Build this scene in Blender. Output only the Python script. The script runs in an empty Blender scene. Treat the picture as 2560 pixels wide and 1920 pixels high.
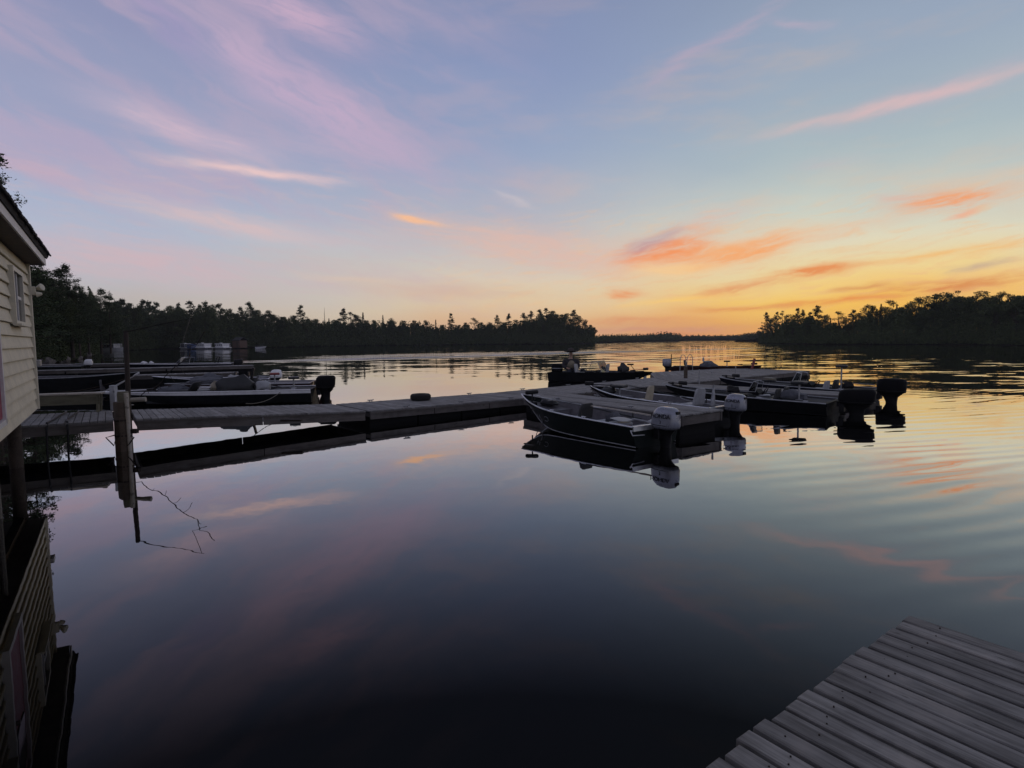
import bpy, bmesh, math, random
import numpy as np
from mathutils import Vector, Matrix
R = math.radians
rnd = random.Random(7)
SC = bpy.context.scene
COL = SC.collection

# ---------------------------------------------------------------- camera
cam_data = bpy.data.cameras.new('camera')
cam_data.sensor_width = 36.0
cam_data.lens = 20.18
cam_data.clip_start = 0.05
cam_data.clip_end = 6000
cam = bpy.data.objects.new('camera', cam_data)
COL.objects.link(cam)
cam.matrix_world = (Matrix.Translation((0, 0, 2.3)) @ Matrix.Rotation(R(90 - 4.384), 4, 'X')
                    @ Matrix.Rotation(R(-0.45), 4, 'Z'))
SC.camera = cam
SC.view_settings.view_transform = 'Standard'
SC.view_settings.look = 'None'
SC.view_settings.exposure = 0.0
SC.view_settings.gamma = 1.0
SC.view_settings.use_curve_mapping = False
try:
    SC.cycles.max_bounces = 6
    SC.cycles.caustics_reflective = False
    SC.cycles.caustics_refractive = False
except Exception:
    pass

# ---------------------------------------------------------------- node helpers
def lin(c):
    return tuple((x / 255 / 12.92) if x / 255 <= 0.04045 else ((x / 255 + 0.055) / 1.055) ** 2.4 for x in c)

class NT:
    """thin wrapper to chain shader nodes"""
    def __init__(s, tree):
        s.t = tree; s.n = tree.nodes; s.l = tree.links
    def node(s, typ, **kw):
        n = s.n.new(typ)
        for k, v in kw.items(): setattr(n, k, v)
        return n
    def put(s, sock, v):
        if isinstance(v, bpy.types.NodeSocket): s.l.new(v, sock)
        else: sock.default_value = v
    def m(s, op, a, b=None, c=None, clamp=False):
        n = s.n.new('ShaderNodeMath'); n.operation = op; n.use_clamp = clamp
        s.put(n.inputs[0], a)
        if b is not None: s.put(n.inputs[1], b)
        if c is not None: s.put(n.inputs[2], c)
        return n.outputs[0]
    def vm(s, op, a, b=None):
        n = s.n.new('ShaderNodeVectorMath'); n.operation = op
        s.put(n.inputs[0], a)
        if b is not None: s.put(n.inputs[1], b)
        return n.outputs[0]
    def sep(s, v):
        n = s.n.new('ShaderNodeSeparateXYZ'); s.put(n.inputs[0], v); return n.outputs
    def comb(s, x, y, z):
        n = s.n.new('ShaderNodeCombineXYZ')
        for i, v in enumerate((x, y, z)): s.put(n.inputs[i], v)
        return n.outputs[0]
    def noise(s, vec, scale, detail=2.0, rough=0.5, dist=0.0, col=False):
        n = s.n.new('ShaderNodeTexNoise')
        s.put(n.inputs['Vector'], vec); n.inputs['Scale'].default_value = scale
        n.inputs['Detail'].default_value = detail; n.inputs['Roughness'].default_value = rough
        n.inputs['Distortion'].default_value = dist
        return n.outputs[1 if col else 0]
    def rng(s, v, a, b, c=0.0, d=1.0, smooth=True):
        n = s.n.new('ShaderNodeMapRange'); n.interpolation_type = 'SMOOTHSTEP' if smooth else 'LINEAR'
        s.put(n.inputs[0], v)
        for i, x in enumerate((a, b, c, d)): n.inputs[i + 1].default_value = x
        return n.outputs[0]
    def mix(s, f, a, b, mode='MIX'):
        n = s.n.new('ShaderNodeMix'); n.data_type = 'RGBA'; n.blend_type = mode
        s.put(n.inputs[0], f)
        for sock, v in ((n.inputs[6], a), (n.inputs[7], b)):
            if isinstance(v, tuple) and len(v) == 3: v = (*v, 1)
            s.put(sock, v)
        return n.outputs[2]
    def ramp(s, f, stops, interp='LINEAR'):
        n = s.n.new('ShaderNodeValToRGB'); s.put(n.inputs[0], f)
        cr = n.color_ramp; cr.interpolation = interp
        while len(cr.elements) < len(stops): cr.elements.new(0.5)
        for e, (p, c) in zip(cr.elements, stops):
            e.position = p; e.color = (*c, 1) if len(c) == 3 else c
        return n.outputs[0]

# ---------------------------------------------------------------- tables: cirrus streaks in degrees, trees and banks in metres
CLOUDS = [
 (14.63, 8.33, 10.7, 3.83, 0.952, (248, 142, 76), 1.0, 0.5),
 (16.02, 6.72, -2.36, 3.46, 0.553, (248, 208, 150), 0.9, 0.4),
 (22.65, 8.01, 11.76, 4.25, 0.631, (248, 166, 105), 0.9, 0.5),
 (19.75, 7.96, 3.21, 3.48, 0.608, (248, 172, 112), 0.8, 0.5),
 (30.15, 9.12, 5.41, 3.96, 0.456, (232, 196, 165), 0.6, 0.5),
 (13.79, 9.21, 18.51, 2.53, 0.657, (168, 146, 168), 0.6, 0.4),
 (19.34, 10.87, 13.25, 3.21, 0.768, (225, 185, 170), 0.4, 0.6),
 (36.61, 10.48, 0.74, 2.88, 0.507, (248, 152, 88), 0.9, 0.7),
 (33.33, 10.89, -11.63, 1.68, 0.371, (225, 182, 165), 0.5, 0.6),
 (37.4, 9.34, 11.24, 0.87, 0.179, (242, 172, 140), 0.7, 0.5),
 (33.59, 18.08, 4.51, 8.0, 0.255, (230, 190, 186), 0.7, 0.3),
 (34.76, 18.23, 5.96, 6.61, 0.721, (205, 180, 190), 0.35, 0.6),
 (18.55, 24.74, 26.33, 5.49, 0.574, (186, 168, 186), 0.6, 0.6),
 (25.56, 25.34, -14.21, 2.25, 0.27, (196, 174, 190), 0.5, 0.5),
 (-28.69, 17.44, -11.53, 5.23, 0.721, (208, 184, 200), 0.75, 0.5),
 (-23.2, 14.76, -1.38, 5.39, 0.327, (230, 198, 198), 0.85, 0.5),
 (-17.51, 16.98, -6.74, 6.69, 0.985, (186, 172, 195), 0.4, 0.6),
 (-18.75, 21.16, -25.73, 8.98, 1.671, (196, 172, 198), 0.7, 0.6),
 (-19.53, 27.14, -10.4, 4.75, 1.136, (200, 172, 196), 0.75, 0.6),
 (-30.04, 24.89, -44.51, 2.44, 0.913, (165, 152, 192), 0.4, 0.6),
 (-38.62, 12.8, -10.4, 3.32, 0.483, (196, 172, 190), 0.6, 0.5),
 (-37.77, 15.19, -1.07, 4.07, 1.114, (175, 165, 195), 0.35, 0.6),
 (-25.01, 10.31, -7.89, 6.59, 0.675, (214, 190, 192), 0.75, 0.5),
 (-31.96, 6.62, -4.45, 7.63, 1.3, (208, 182, 188), 0.7, 0.5),
 (-8.39, 11.47, -9.44, 1.97, 0.219, (248, 192, 150), 1.0, 0.3),
 (1.68, 9.02, -8.07, 9.43, 1.501, (228, 186, 170), 0.65, 0.6),
 (-15.52, 5.9, -4.35, 3.48, 0.298, (220, 198, 178), 0.6, 0.5),
 (-11.71, 9.41, -3.36, 6.57, 0.918, (196, 186, 192), 0.4, 0.6),
 (27.85, 5.82, 5.29, 3.55, 0.273, (234, 150, 92), 0.95, 0.5),
 (17.16, 3.77, 7.12, 4.54, 0.187, (252, 206, 120), 0.8, 0.4),
 (11.58, 4.25, -0.5, 1.33, 0.344, (236, 160, 110), 0.8, 0.5),
 (21.71, 4.55, 6.69, 3.94, 0.289, (232, 166, 112), 0.7, 0.6),
 (37.13, 3.97, 5.3, 4.65, 0.467, (224, 148, 88), 0.8, 0.6),
 (29.15, 3.06, 1.44, 3.77, 0.24, (236, 150, 80), 0.7, 0.5),
 (22.09, 2.72, 1.38, 4.93, 0.255, (228, 150, 92), 0.6, 0.5),
 (37.15, 6.58, 3.13, 4.49, 0.306, (244, 190, 120), 0.6, 0.5),
 (39.37, 5.59, 7.83, 2.12, 0.329, (196, 172, 150), 0.5, 0.6),
 (11.79, 1.73, 0.43, 5.31, 0.348, (228, 158, 112), 0.6, 0.6),
 (31.19, 4.1, 3.63, 1.59, 0.2, (222, 156, 95), 0.7, 0.5),
 (14.63, 0.96, 0.5, 7.23, 0.268, (214, 150, 130), 0.5, 0.5),
 (-7.01, 4.74, -2.71, 7.75, 0.54, (214, 180, 160), 0.45, 0.6),
 (-16.4, 6.88, -6.22, 5.44, 0.735, (205, 186, 184), 0.4, 0.6),
 (0.53, 13.48, -22.57, 1.69, 0.217, (205, 195, 200), 0.5, 0.5),
 (28.19, 14.59, 0.82, 2.56, 0.439, (200, 185, 190), 0.35, 0.7),
 (30.79, 7.48, 3.48, 4.49, 0.459, (235, 205, 160), 0.45, 0.6),
]
TREES = [
 ('pine', -49.2, 58.8, 11.1, 'L', None),
 ('pine', -54.8, 68.3, 11.3, 'L', None),
 ('pine', -56.4, 72.7, 11.4, 'L', None),
 ('pine', -56.0, 73.4, 12.1, 'L', 'high pine with feathered branches showing just right of the boathouse eave'),
 ('pine', -61.1, 81.3, 10.7, 'L', None),
 ('pine', -69.4, 94.5, 10.5, 'L', None),
 ('pine', -70.6, 99.0, 11.4, 'L', 'broad flat topped pine standing out of the near left grove'),
 ('pine', -69.0, 99.0, 10.8, 'L', None),
 ('oak', -124.0, 181.6, 15.5, 'L', None),
 ('pine', -121.6, 180.4, 15.7, 'L', None),
 ('oak', -122.4, 185.8, 15.2, 'L', None),
 ('pine', -122.8, 191.9, 16.2, 'L', None),
 ('pine', -124.7, 198.2, 16.1, 'L', None),
 ('pine', -126.8, 205.6, 16.3, 'L', None),
 ('oak', -128.7, 212.3, 14.1, 'L', None),
 ('oak', -127.7, 216.4, 16.1, 'L', None),
 ('pine', -124.7, 215.7, 16.5, 'L', None),
 ('oak', -122.0, 215.4, 14.8, 'L', None),
 ('pine', -119.1, 215.3, 17.3, 'L', None),
 ('pine', -114.7, 211.5, 15.7, 'L', None),
 ('pine', -112.7, 212.1, 16.8, 'L', None),
 ('oak', -111.1, 213.9, 16.0, 'L', None),
 ('pine', -108.0, 215.1, 16.2, 'L', None),
 ('oak', -109.0, 224.0, 15.4, 'L', None),
 ('oak', -109.4, 229.5, 13.6, 'L', None),
 ('pine', -107.2, 230.4, 15.9, 'L', None),
 ('pine', -108.5, 240.7, 18.4, 'L', 'peaked pine on the left shore skyline above the brown shed'),
 ('oak', -108.0, 246.3, 15.9, 'L', None),
 ('oak', -104.2, 246.6, 15.9, 'L', None),
 ('oak', -100.8, 245.6, 13.9, 'L', None),
 ('oak', -98.6, 248.5, 13.0, 'L', None),
 ('spruce', -95.3, 247.1, 12.6, 'L', None),
 ('oak', -95.6, 254.0, 13.9, 'L', None),
 ('pine', -94.3, 257.6, 18.1, 'L', 'lone tall pine above the left shore, just left of the dead spar'),
 ('oak', -92.2, 261.6, 12.8, 'L', None),
 ('oak', -90.0, 265.7, 12.7, 'L', None),
 ('snag', -89.1, 275.0, 18.4, 'L', None),
 ('spruce', -87.4, 276.4, 13.3, 'L', None),
 ('oak', -86.4, 282.8, 12.7, 'L', None),
 ('pine', -84.1, 287.7, 18.2, 'L', 'tall open crowned pine above the left shore, just right of the dead spar'),
 ('wispy', -80.9, 291.8, 17.4, 'L', None),
 ('oak', -79.3, 294.7, 15.5, 'L', None),
 ('spruce', -76.9, 299.1, 17.1, 'L', 'slim spruce spike on the left shore skyline right of the open crowned pine'),
 ('spruce', -74.3, 299.0, 13.2, 'L', None),
 ('oak', -71.3, 298.3, 13.2, 'L', None),
 ('spruce', -67.0, 300.8, 15.7, 'L', 'single spruce spike midway between the dead spar and the wooded point'),
 ('oak', -63.2, 305.5, 14.2, 'L', None),
 ('oak', -56.8, 302.8, 12.8, 'L', None),
 ('oak', -51.5, 304.7, 13.2, 'L', None),
 ('oak', -46.2, 310.2, 13.2, 'L', None),
 ('spruce', -40.7, 309.9, 13.5, 'L', None),
 ('oak', -37.4, 312.2, 10.8, 'L', None),
 ('pine', -32.5, 311.6, 16.5, 'L', 'leaning ragged pine standing alone left of the wooded point'),
 ('oak', -28.2, 310.7, 10.7, 'L', None),
 ('oak', -24.8, 314.6, 12.1, 'L', None),
 ('wispy', -19.9, 309.6, 14.4, 'L', None),
 ('oak', -16.3, 310.8, 12.1, 'L', None),
 ('oak', -12.2, 309.4, 11.8, 'L', None),
 ('pine', -7.5, 311.8, 15.5, 'L', 'left one of the two open pines at the near end of the wooded point'),
 ('oak', -4.5, 309.5, 11.7, 'L', None),
 ('pine', -1.9, 309.7, 16.0, 'L', 'right one of the two open pines at the near end of the wooded point'),
 ('wispy', 2.4, 311.7, 13.5, 'L', None),
 ('pine', 6.3, 308.8, 16.3, 'L', None),
 ('pine', 11.0, 309.8, 17.2, 'L', None),
 ('pine', 15.8, 311.4, 18.1, 'L', None),
 ('pine', 19.0, 306.2, 18.6, 'L', 'tallest pine on the wooded point that ends the left shore'),
 ('oak', 22.3, 305.7, 17.7, 'L', None),
 ('oak', 26.2, 306.4, 15.8, 'L', None),
 ('oak', 29.7, 310.2, 16.4, 'L', None),
 ('pine', 32.9, 309.8, 17.7, 'L', 'rounded dark pine at the right shoulder of the wooded point'),
 ('oak', 36.1, 308.1, 14.8, 'L', None),
 ('oak', 39.3, 309.1, 12.7, 'L', None),
 ('oak', 42.2, 308.7, 10.1, 'L', None),
 ('oak', 44.6, 310.8, 8.8, 'L', 'low leafy tree at the very tip of the wooded point'),
 ('oak', 129.3, 301.5, 6.3, 'R', None),
 ('wispy', 127.4, 292.8, 9.0, 'R', None),
 ('pine', 122.3, 275.8, 14.3, 'R', 'leftmost tall pine at the tip of the right shore'),
 ('oak', 117.7, 260.7, 11.3, 'R', None),
 ('pine', 111.9, 244.0, 13.0, 'R', None),
 ('wispy', 108.1, 230.2, 13.4, 'R', None),
 ('oak', 105.4, 219.9, 9.5, 'R', None),
 ('oak', 105.8, 216.9, 10.8, 'R', None),
 ('pine', 107.4, 216.6, 13.1, 'R', 'bushy broad pine on the right shore, third clump from its tip'),
 ('pine', 106.4, 210.1, 12.1, 'R', None),
 ('pine', 104.6, 202.1, 11.0, 'R', None),
 ('pine', 105.2, 197.7, 12.9, 'R', 'tallest layered pine near the left end of the right shore'),
 ('oak', 105.3, 193.5, 9.8, 'R', None),
 ('spruce', 107.0, 193.5, 8.9, 'R', None),
 ('oak', 106.2, 189.3, 7.2, 'R', None),
 ('wispy', 106.6, 187.8, 10.9, 'R', None),
 ('oak', 108.6, 188.1, 8.6, 'R', None),
 ('pine', 108.8, 184.6, 10.8, 'R', None),
 ('oak', 111.2, 184.3, 10.1, 'R', None),
 ('wispy', 114.6, 186.6, 12.9, 'R', 'round topped airy tree on the right shore right of the layered pine'),
 ('oak', 113.6, 181.6, 12.2, 'R', None),
 ('spruce', 113.2, 178.9, 11.0, 'R', None),
 ('spruce', 114.1, 178.4, 12.5, 'R', 'sharp spruce spike on the right shore beside the round topped airy tree'),
 ('oak', 115.5, 178.3, 11.5, 'R', None),
 ('wispy', 118.8, 181.1, 13.9, 'R', None),
 ('spruce', 118.3, 177.4, 12.4, 'R', None),
 ('oak', 118.6, 176.4, 11.4, 'R', None),
 ('oak', 118.9, 174.1, 12.2, 'R', None),
 ('oak', 123.8, 178.1, 13.0, 'R', None),
 ('wispy', 122.5, 173.5, 14.3, 'R', None),
 ('wispy', 122.4, 170.3, 14.5, 'R', None),
 ('wispy', 122.5, 167.3, 14.7, 'R', None),
 ('wispy', 123.2, 164.9, 15.2, 'R', None),
 ('wispy', 124.3, 163.9, 14.6, 'R', None),
 ('wispy', 127.1, 165.2, 15.8, 'R', 'tallest airy backlit tree on the right shore ridge'),
 ('oak', 125.1, 160.8, 13.5, 'R', None),
 ('oak', 125.0, 158.4, 13.1, 'R', None),
 ('oak', 127.6, 159.4, 13.6, 'R', None),
 ('wispy', 126.7, 155.8, 14.8, 'R', 'lone airy tree in the gap right of the tallest on the right ridge'),
 ('oak', 130.9, 158.4, 12.7, 'R', None),
 ('oak', 126.7, 151.8, 13.0, 'R', None),
 ('wispy', 128.9, 152.7, 14.1, 'R', None),
 ('wispy', 130.4, 151.6, 13.6, 'R', None),
 ('oak', 128.8, 147.4, 12.5, 'R', None),
 ('oak', 132.0, 148.7, 12.7, 'R', None),
 ('oak', 129.7, 143.1, 12.6, 'R', None),
 ('oak', 128.8, 138.9, 11.8, 'R', None),
 ('oak', 130.0, 136.2, 12.5, 'R', None),
 ('pine', -24.4, 27.0, 11.6, 'N', 'near pine whose branch tips reach past the boathouse roof at the top left edge'),
 ('pine', -29.4, 33.0, 9.9, 'N', 'pine standing close behind the boathouse, hidden up to its top by the roof'),
 ('pine', -30.2, 36.0, 9.1, 'N', 'pine whose top shows low along the slope of the boathouse eave'),
]
BANK_L = [(-46.6, 55.0, 11.5), (-51.0, 61.4, 11.2), (-52.5, 64.6, 11.6), (-53.1, 66.7, 11.5), (-53.7, 68.8, 10.4), (-57.1, 74.8, 9.6), (-63.9, 85.6, 10.4), (-83.0, 113.9, 12.6), (-119.5, 167.8, 15.4), (-118.6, 170.6, 15.2), (-118.0, 173.9, 14.9), (-117.7, 177.7, 15.1), (-119.0, 184.3, 15.4), (-122.4, 194.8, 14.0), (-125.6, 205.3, 14.4), (-122.5, 205.8, 14.4), (-118.9, 205.7, 14.9), (-115.4, 205.5, 14.9), (-111.8, 205.4, 14.8), (-108.3, 205.2, 15.7), (-104.8, 205.0, 14.9), (-104.4, 211.2, 13.4), (-105.0, 219.8, 13.9), (-105.2, 228.4, 14.1), (-105.2, 237.0, 15.7), (-101.8, 238.3, 14.3), (-98.4, 239.7, 12.7), (-94.9, 241.0, 12.8), (-91.9, 243.9, 12.5), (-90.3, 250.7, 12.5), (-88.4, 257.6, 12.7), (-86.3, 264.4, 12.5), (-84.0, 271.2, 12.7), (-81.4, 278.0, 13.2), (-78.6, 284.9, 13.7), (-75.3, 290.4, 13.6), (-70.8, 292.1, 13.2), (-66.3, 293.8, 13.2), (-61.7, 295.5, 13.0), (-57.1, 297.2, 12.9), (-52.4, 298.9, 12.9), (-47.6, 300.6, 13.1), (-42.8, 302.3, 11.2), (-38.0, 304.0, 11.2), (-32.9, 303.8, 10.7), (-27.7, 303.7, 10.9), (-22.6, 303.5, 10.9), (-17.5, 303.4, 11.8), (-12.4, 303.2, 11.8), (-7.3, 303.0, 11.8), (-2.2, 302.6, 12.4), (2.8, 302.1, 12.5), (7.9, 301.7, 13.9), (12.9, 301.2, 16.4), (18.0, 300.7, 16.3), (23.0, 300.2, 16.2), (28.1, 300.5, 15.1), (33.2, 301.3, 11.0), (38.4, 302.2, 9.6), (43.6, 303.0, 9.0)]
BANK_R = [(127.2, 296.2, 6.3), (121.9, 278.1, 6.0), (116.3, 260.0, 5.8), (110.4, 241.9, 5.5), (104.1, 223.8, 9.9), (103.3, 217.8, 9.7), (103.0, 213.1, 9.5), (102.6, 208.5, 9.3), (102.2, 203.8, 9.2), (101.6, 199.2, 10.3), (101.0, 194.5, 10.1), (100.3, 189.9, 9.1), (99.8, 185.8, 7.3), (100.9, 184.6, 7.3), (101.9, 183.5, 7.2), (102.9, 182.3, 7.2), (103.8, 181.1, 7.2), (104.8, 180.0, 7.1), (105.7, 178.8, 8.5), (106.6, 177.7, 8.4), (107.6, 176.6, 10.0), (108.6, 175.6, 10.0), (109.6, 174.7, 9.9), (110.5, 173.7, 11.1), (111.5, 172.8, 11.0), (112.4, 171.8, 11.0), (113.3, 170.9, 11.4), (114.2, 169.9, 11.3), (115.1, 169.0, 11.3), (116.0, 168.1, 11.2), (116.8, 167.1, 11.2), (117.7, 166.2, 12.0), (118.2, 164.8, 12.5), (118.7, 163.5, 14.0), (119.2, 162.1, 13.8), (119.6, 160.7, 14.2), (120.0, 159.3, 14.5), (120.4, 157.9, 13.8), (120.7, 156.6, 13.4), (121.1, 155.2, 13.3), (121.4, 153.8, 13.2), (121.7, 152.4, 13.1), (121.9, 151.1, 12.7), (122.1, 149.7, 12.6), (122.3, 148.3, 12.5), (122.5, 146.8, 12.4), (122.6, 145.4, 12.3), (122.7, 144.0, 12.2), (122.8, 142.6, 12.6), (122.8, 141.2, 12.5), (122.9, 139.8, 12.4), (122.9, 138.4, 12.2), (123.0, 137.1, 12.1), (123.1, 135.9, 12.1), (123.3, 134.7, 12.0), (123.4, 133.5, 11.9), (123.5, 132.3, 11.8), (123.5, 131.1, 11.7), (123.5, 129.9, 11.6), (123.6, 128.7, 12.4)]
FAR_A = [(46.4, 350.0, 4.8), (59.1, 385.0, 5.6), (71.4, 410.0, 6.6), (85.8, 440.0, 6.2), (101.5, 470.0, 6.7), (116.0, 490.0, 7.2), (129.6, 510.0, 8.0), (139.3, 520.0, 9.5), (146.7, 527.0, 8.4), (163.7, 560.0, 6.8)]
FAR_B = [(160.4, 640.0, 7.2), (190.0, 650.0, 7.1), (217.1, 650.0, 6.5), (240.4, 640.0, 6.2), (225.9, 560.0, 6.7), (194.0, 450.0, 7.6)]

# ---------------------------------------------------------------- sky (dusk, direction based)
SUN_AZ = 33.0
def build_world():
    w = bpy.data.worlds.new('World'); SC.world = w; w.use_nodes = True
    w.node_tree.nodes.clear()
    t = NT(w.node_tree)
    tc = t.node('ShaderNodeTexCoord')
    d = t.vm('NORMALIZE', tc.outputs['Generated'])
    x, y, z = t.sep(d)
    el = t.m('MULTIPLY', t.m('ARCSINE', z), 180 / math.pi)
    az = t.m('MULTIPLY', t.m('ARCTAN2', x, y), 180 / math.pi)
    # gentle irregularity
    wob = t.noise(t.vm('MULTIPLY', d, (3.0, 3.0, 9.0)), 1.0, 3)
    ele = t.m('ADD', el, t.m('MULTIPLY', t.m('SUBTRACT', wob, 0.5), 5.0))
    hl = t.m('SQRT', t.m('ADD', t.m('ADD', t.m('MULTIPLY', x, x), t.m('MULTIPLY', y, y)), 1e-5))
    ca = t.m('DIVIDE', t.m('ADD', t.m('MULTIPLY', x, math.sin(R(SUN_AZ))), t.m('MULTIPLY', y, math.cos(R(SUN_AZ)))), hl)
    ang = t.m('MULTIPLY', t.m('ARCCOSINE', t.m('MINIMUM', t.m('MAXIMUM', ca, -0.99999), 0.99999)), 180 / math.pi)
    f = t.m('POWER', t.m('DIVIDE', t.m('MAXIMUM', ele, 0.0), 90.0), 0.5)   # finer near the horizon
    def R_(stops): return t.ramp(f, [((e / 90.0) ** 0.5, lin(c)) for e, c in stops])
    warm = R_([(0, (228, 140, 90)), (1.5, (240, 167, 92)), (3.5, (247, 202, 112)), (5.5, (240, 216, 156)), (8, (226, 218, 190)), (11, (202, 208, 198)),
               (16, (172, 187, 193)), (24, (152, 167, 188)), (31, (138, 152, 176)), (45, (122, 128, 142)), (90, (104, 104, 112))])
    mid = R_([(0, (216, 160, 126)), (1.5, (228, 184, 140)), (3.5, (228, 205, 168)), (6, (220, 204, 184)), (9, (200, 198, 194)), (12, (177, 182, 195)),
              (17, (153, 167, 195)), (24, (138, 152, 188)), (31, (128, 140, 176)), (45, (116, 120, 138)), (90, (104, 104, 112))])
    away = R_([(0, (184, 170, 162)), (2, (188, 180, 174)), (4, (188, 181, 179)), (6, (182, 186, 194)), (9, (174, 186, 206)), (12, (167, 177, 203)),
               (17, (156, 163, 193)), (24, (143, 149, 183)), (31, (130, 138, 172)), (45, (112, 116, 134)), (90, (104, 104, 112))])
    c = t.mix(t.rng(ang, 4, 33), warm, mid)
    c = t.mix(t.rng(ang, 28, 72), c, away)
    # afterglow around the set sun
    gx = t.m('DIVIDE', ang, 17.0); gy = t.m('DIVIDE', t.m('SUBTRACT', el, 2.6), 2.6)
    g = t.m('EXPONENT', t.m('MULTIPLY', t.m('ADD', t.m('MULTIPLY', gx, gx), t.m('MULTIPLY', gy, gy)), -1.0))
    c = t.mix(t.m('MULTIPLY', g, 0.42), c, lin((255, 200, 72)))
    # warped angles shared by all cirrus
    wv = t.noise(t.vm('MULTIPLY', d, (7.0, 7.0, 22.0)), 1.0, 3, 0.55, col=True)
    wr, wg, wb = t.sep(wv)
    azw = t.m('ADD', az, t.m('MULTIPLY', t.m('SUBTRACT', wr, 0.5), 5.0))
    elw = t.m('ADD', el, t.m('MULTIPLY', t.m('SUBTRACT', wg, 0.5), 1.7))
    # faint overall veil of cirrus
    veil = t.noise(t.comb(t.m('MULTIPLY', azw, 0.05), t.m('MULTIPLY', elw, 0.22), 3.7), 1.0, 5, 0.6)
    vm_ = t.m('MULTIPLY', t.rng(veil, 0.46, 0.72), t.rng(el, 34, 8, 0.12, 0.36))
    vcol = t.mix(t.rng(ang, 10, 50), lin((238, 190, 150)), lin((196, 174, 192)))
    c = t.mix(vm_, c, vcol)
    NO = []
    for q, tl in enumerate((9, -9, -26)):
        cq, sq = math.cos(R(tl)), math.sin(R(tl))
        uu = t.m('ADD', t.m('MULTIPLY', azw, cq), t.m('MULTIPLY', elw, sq)); vv = t.m('ADD', t.m('MULTIPLY', azw, -sq), t.m('MULTIPLY', elw, cq))
        NO.append((tl, t.noise(t.comb(t.m('MULTIPLY', uu, .30), t.m('MULTIPLY', vv, 1.9), q * 7.3), 1.0, 5, 0.62, 0.3)))
    cq, sq = math.cos(R(-24)), math.sin(R(-24))
    uu = t.m('ADD', t.m('MULTIPLY', azw, cq), t.m('MULTIPLY', elw, sq)); vv = t.m('ADD', t.m('MULTIPLY', azw, -sq), t.m('MULTIPLY', elw, cq))
    big = t.noise(t.comb(t.m('MULTIPLY', uu, .075), t.m('MULTIPLY', vv, .30), 41.7), 1.0, 5, 0.55, 0.2)
    # broad pink veils combed along the wind on the left, thinner ones on the right
    vl = t.m('MULTIPLY', t.m('MULTIPLY', t.rng(big, 0.42, 0.66), t.rng(ang, 26, 50)), t.m('MULTIPLY', t.rng(el, 6, 14), t.rng(el, 44, 28)))
    c = t.mix(t.m('MULTIPLY', vl, 0.5), c, lin((190, 168, 190)))
    vl = t.m('MULTIPLY', t.m('MULTIPLY', t.rng(NO[1][1], 0.46, 0.70), t.rng(ang, 18, 50)), t.m('MULTIPLY', t.rng(el, 2, 6), t.rng(el, 19, 12)))
    c = t.mix(t.m('MULTIPLY', vl, 0.3), c, lin((206, 180, 184)))
    vl = t.m('MULTIPLY', t.m('MULTIPLY', t.rng(NO[0][1], 0.48, 0.70), t.rng(ang, 50, 24)), t.m('MULTIPLY', t.rng(el, 1, 4), t.rng(el, 15, 8)))
    c = t.mix(t.m('MULTIPLY', vl, 0.45), c, lin((240, 190, 140)))
    # individual streaks: azimuth, elevation, tilt, half length, half width, colour, strength, texture
    for i, (a0, e0, tilt, L, W, rgb, s, nz) in enumerate(CLOUDS):
        if a0 > 5 and s > .65: W *= 1.2; L *= 1.08
        ct, st = math.cos(R(tilt)), math.sin(R(tilt))
        du = t.m('SUBTRACT', azw, a0); dv = t.m('SUBTRACT', elw, e0)
        u = t.m('ADD', t.m('MULTIPLY', du, ct / L), t.m('MULTIPLY', dv, st / L))
        v = t.m('ADD', t.m('MULTIPLY', du, -st / W), t.m('MULTIPLY', dv, ct / W))
        r2 = t.m('ADD', t.m('POWER', t.m('ABSOLUTE', u), 2.6), t.m('MULTIPLY', v, v))
        mask = t.m('EXPONENT', t.m('MULTIPLY', r2, -0.95 if a0 > 5 else -0.62))
        n = min(NO, key=lambda k: abs(k[0] - tilt))[1]
        tex = t.rng(n, 0.30, 0.62, 1 - nz * (1.2 if a0 > 5 else .8), 1.0)
        c = t.mix(t.m('MULTIPLY', t.m('MULTIPLY', mask, tex), s * (1.35 if a0 > 5 and e0 < 7 else 1.05 if a0 > 5 else 1.2), clamp=True), c, lin(rgb))
    # below the horizon: the dim water tone goes on
    c = t.mix(t.rng(el, -0.5, -4.0), c, lin((40, 44, 52)))
    bg = t.node('ShaderNodeBackground'); t.put(bg.inputs[0], c); bg.inputs[1].default_value = 1.0
    out = t.node('ShaderNodeOutputWorld'); t.l.new(bg.outputs[0], out.inputs[0])
    w.cycles.sampling_method = 'MANUAL'; w.cycles.sample_map_resolution = 512
build_world()

sun_data = bpy.data.lights.new('sun', 'SUN')
sun_data.energy = 0.15; sun_data.angle = R(3); sun_data.color = (1.0, 0.62, 0.32)
sun = bpy.data.objects.new('sun', sun_data); COL.objects.link(sun)
_sd = Vector((math.sin(R(SUN_AZ)) * math.cos(R(0.2)), math.cos(R(SUN_AZ)) * math.cos(R(0.2)), math.sin(R(0.2))))
sun.rotation_euler = (-_sd).to_track_quat('-Z', 'Y').to_euler()
sun.location = _sd * 200

# ---------------------------------------------------------------- materials
MATS = {}
def new_mat(name):
    m = bpy.data.materials.new(name); m.use_nodes = True
    t = NT(m.node_tree); b = t.n['Principled BSDF']
    return m, t, b

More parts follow.
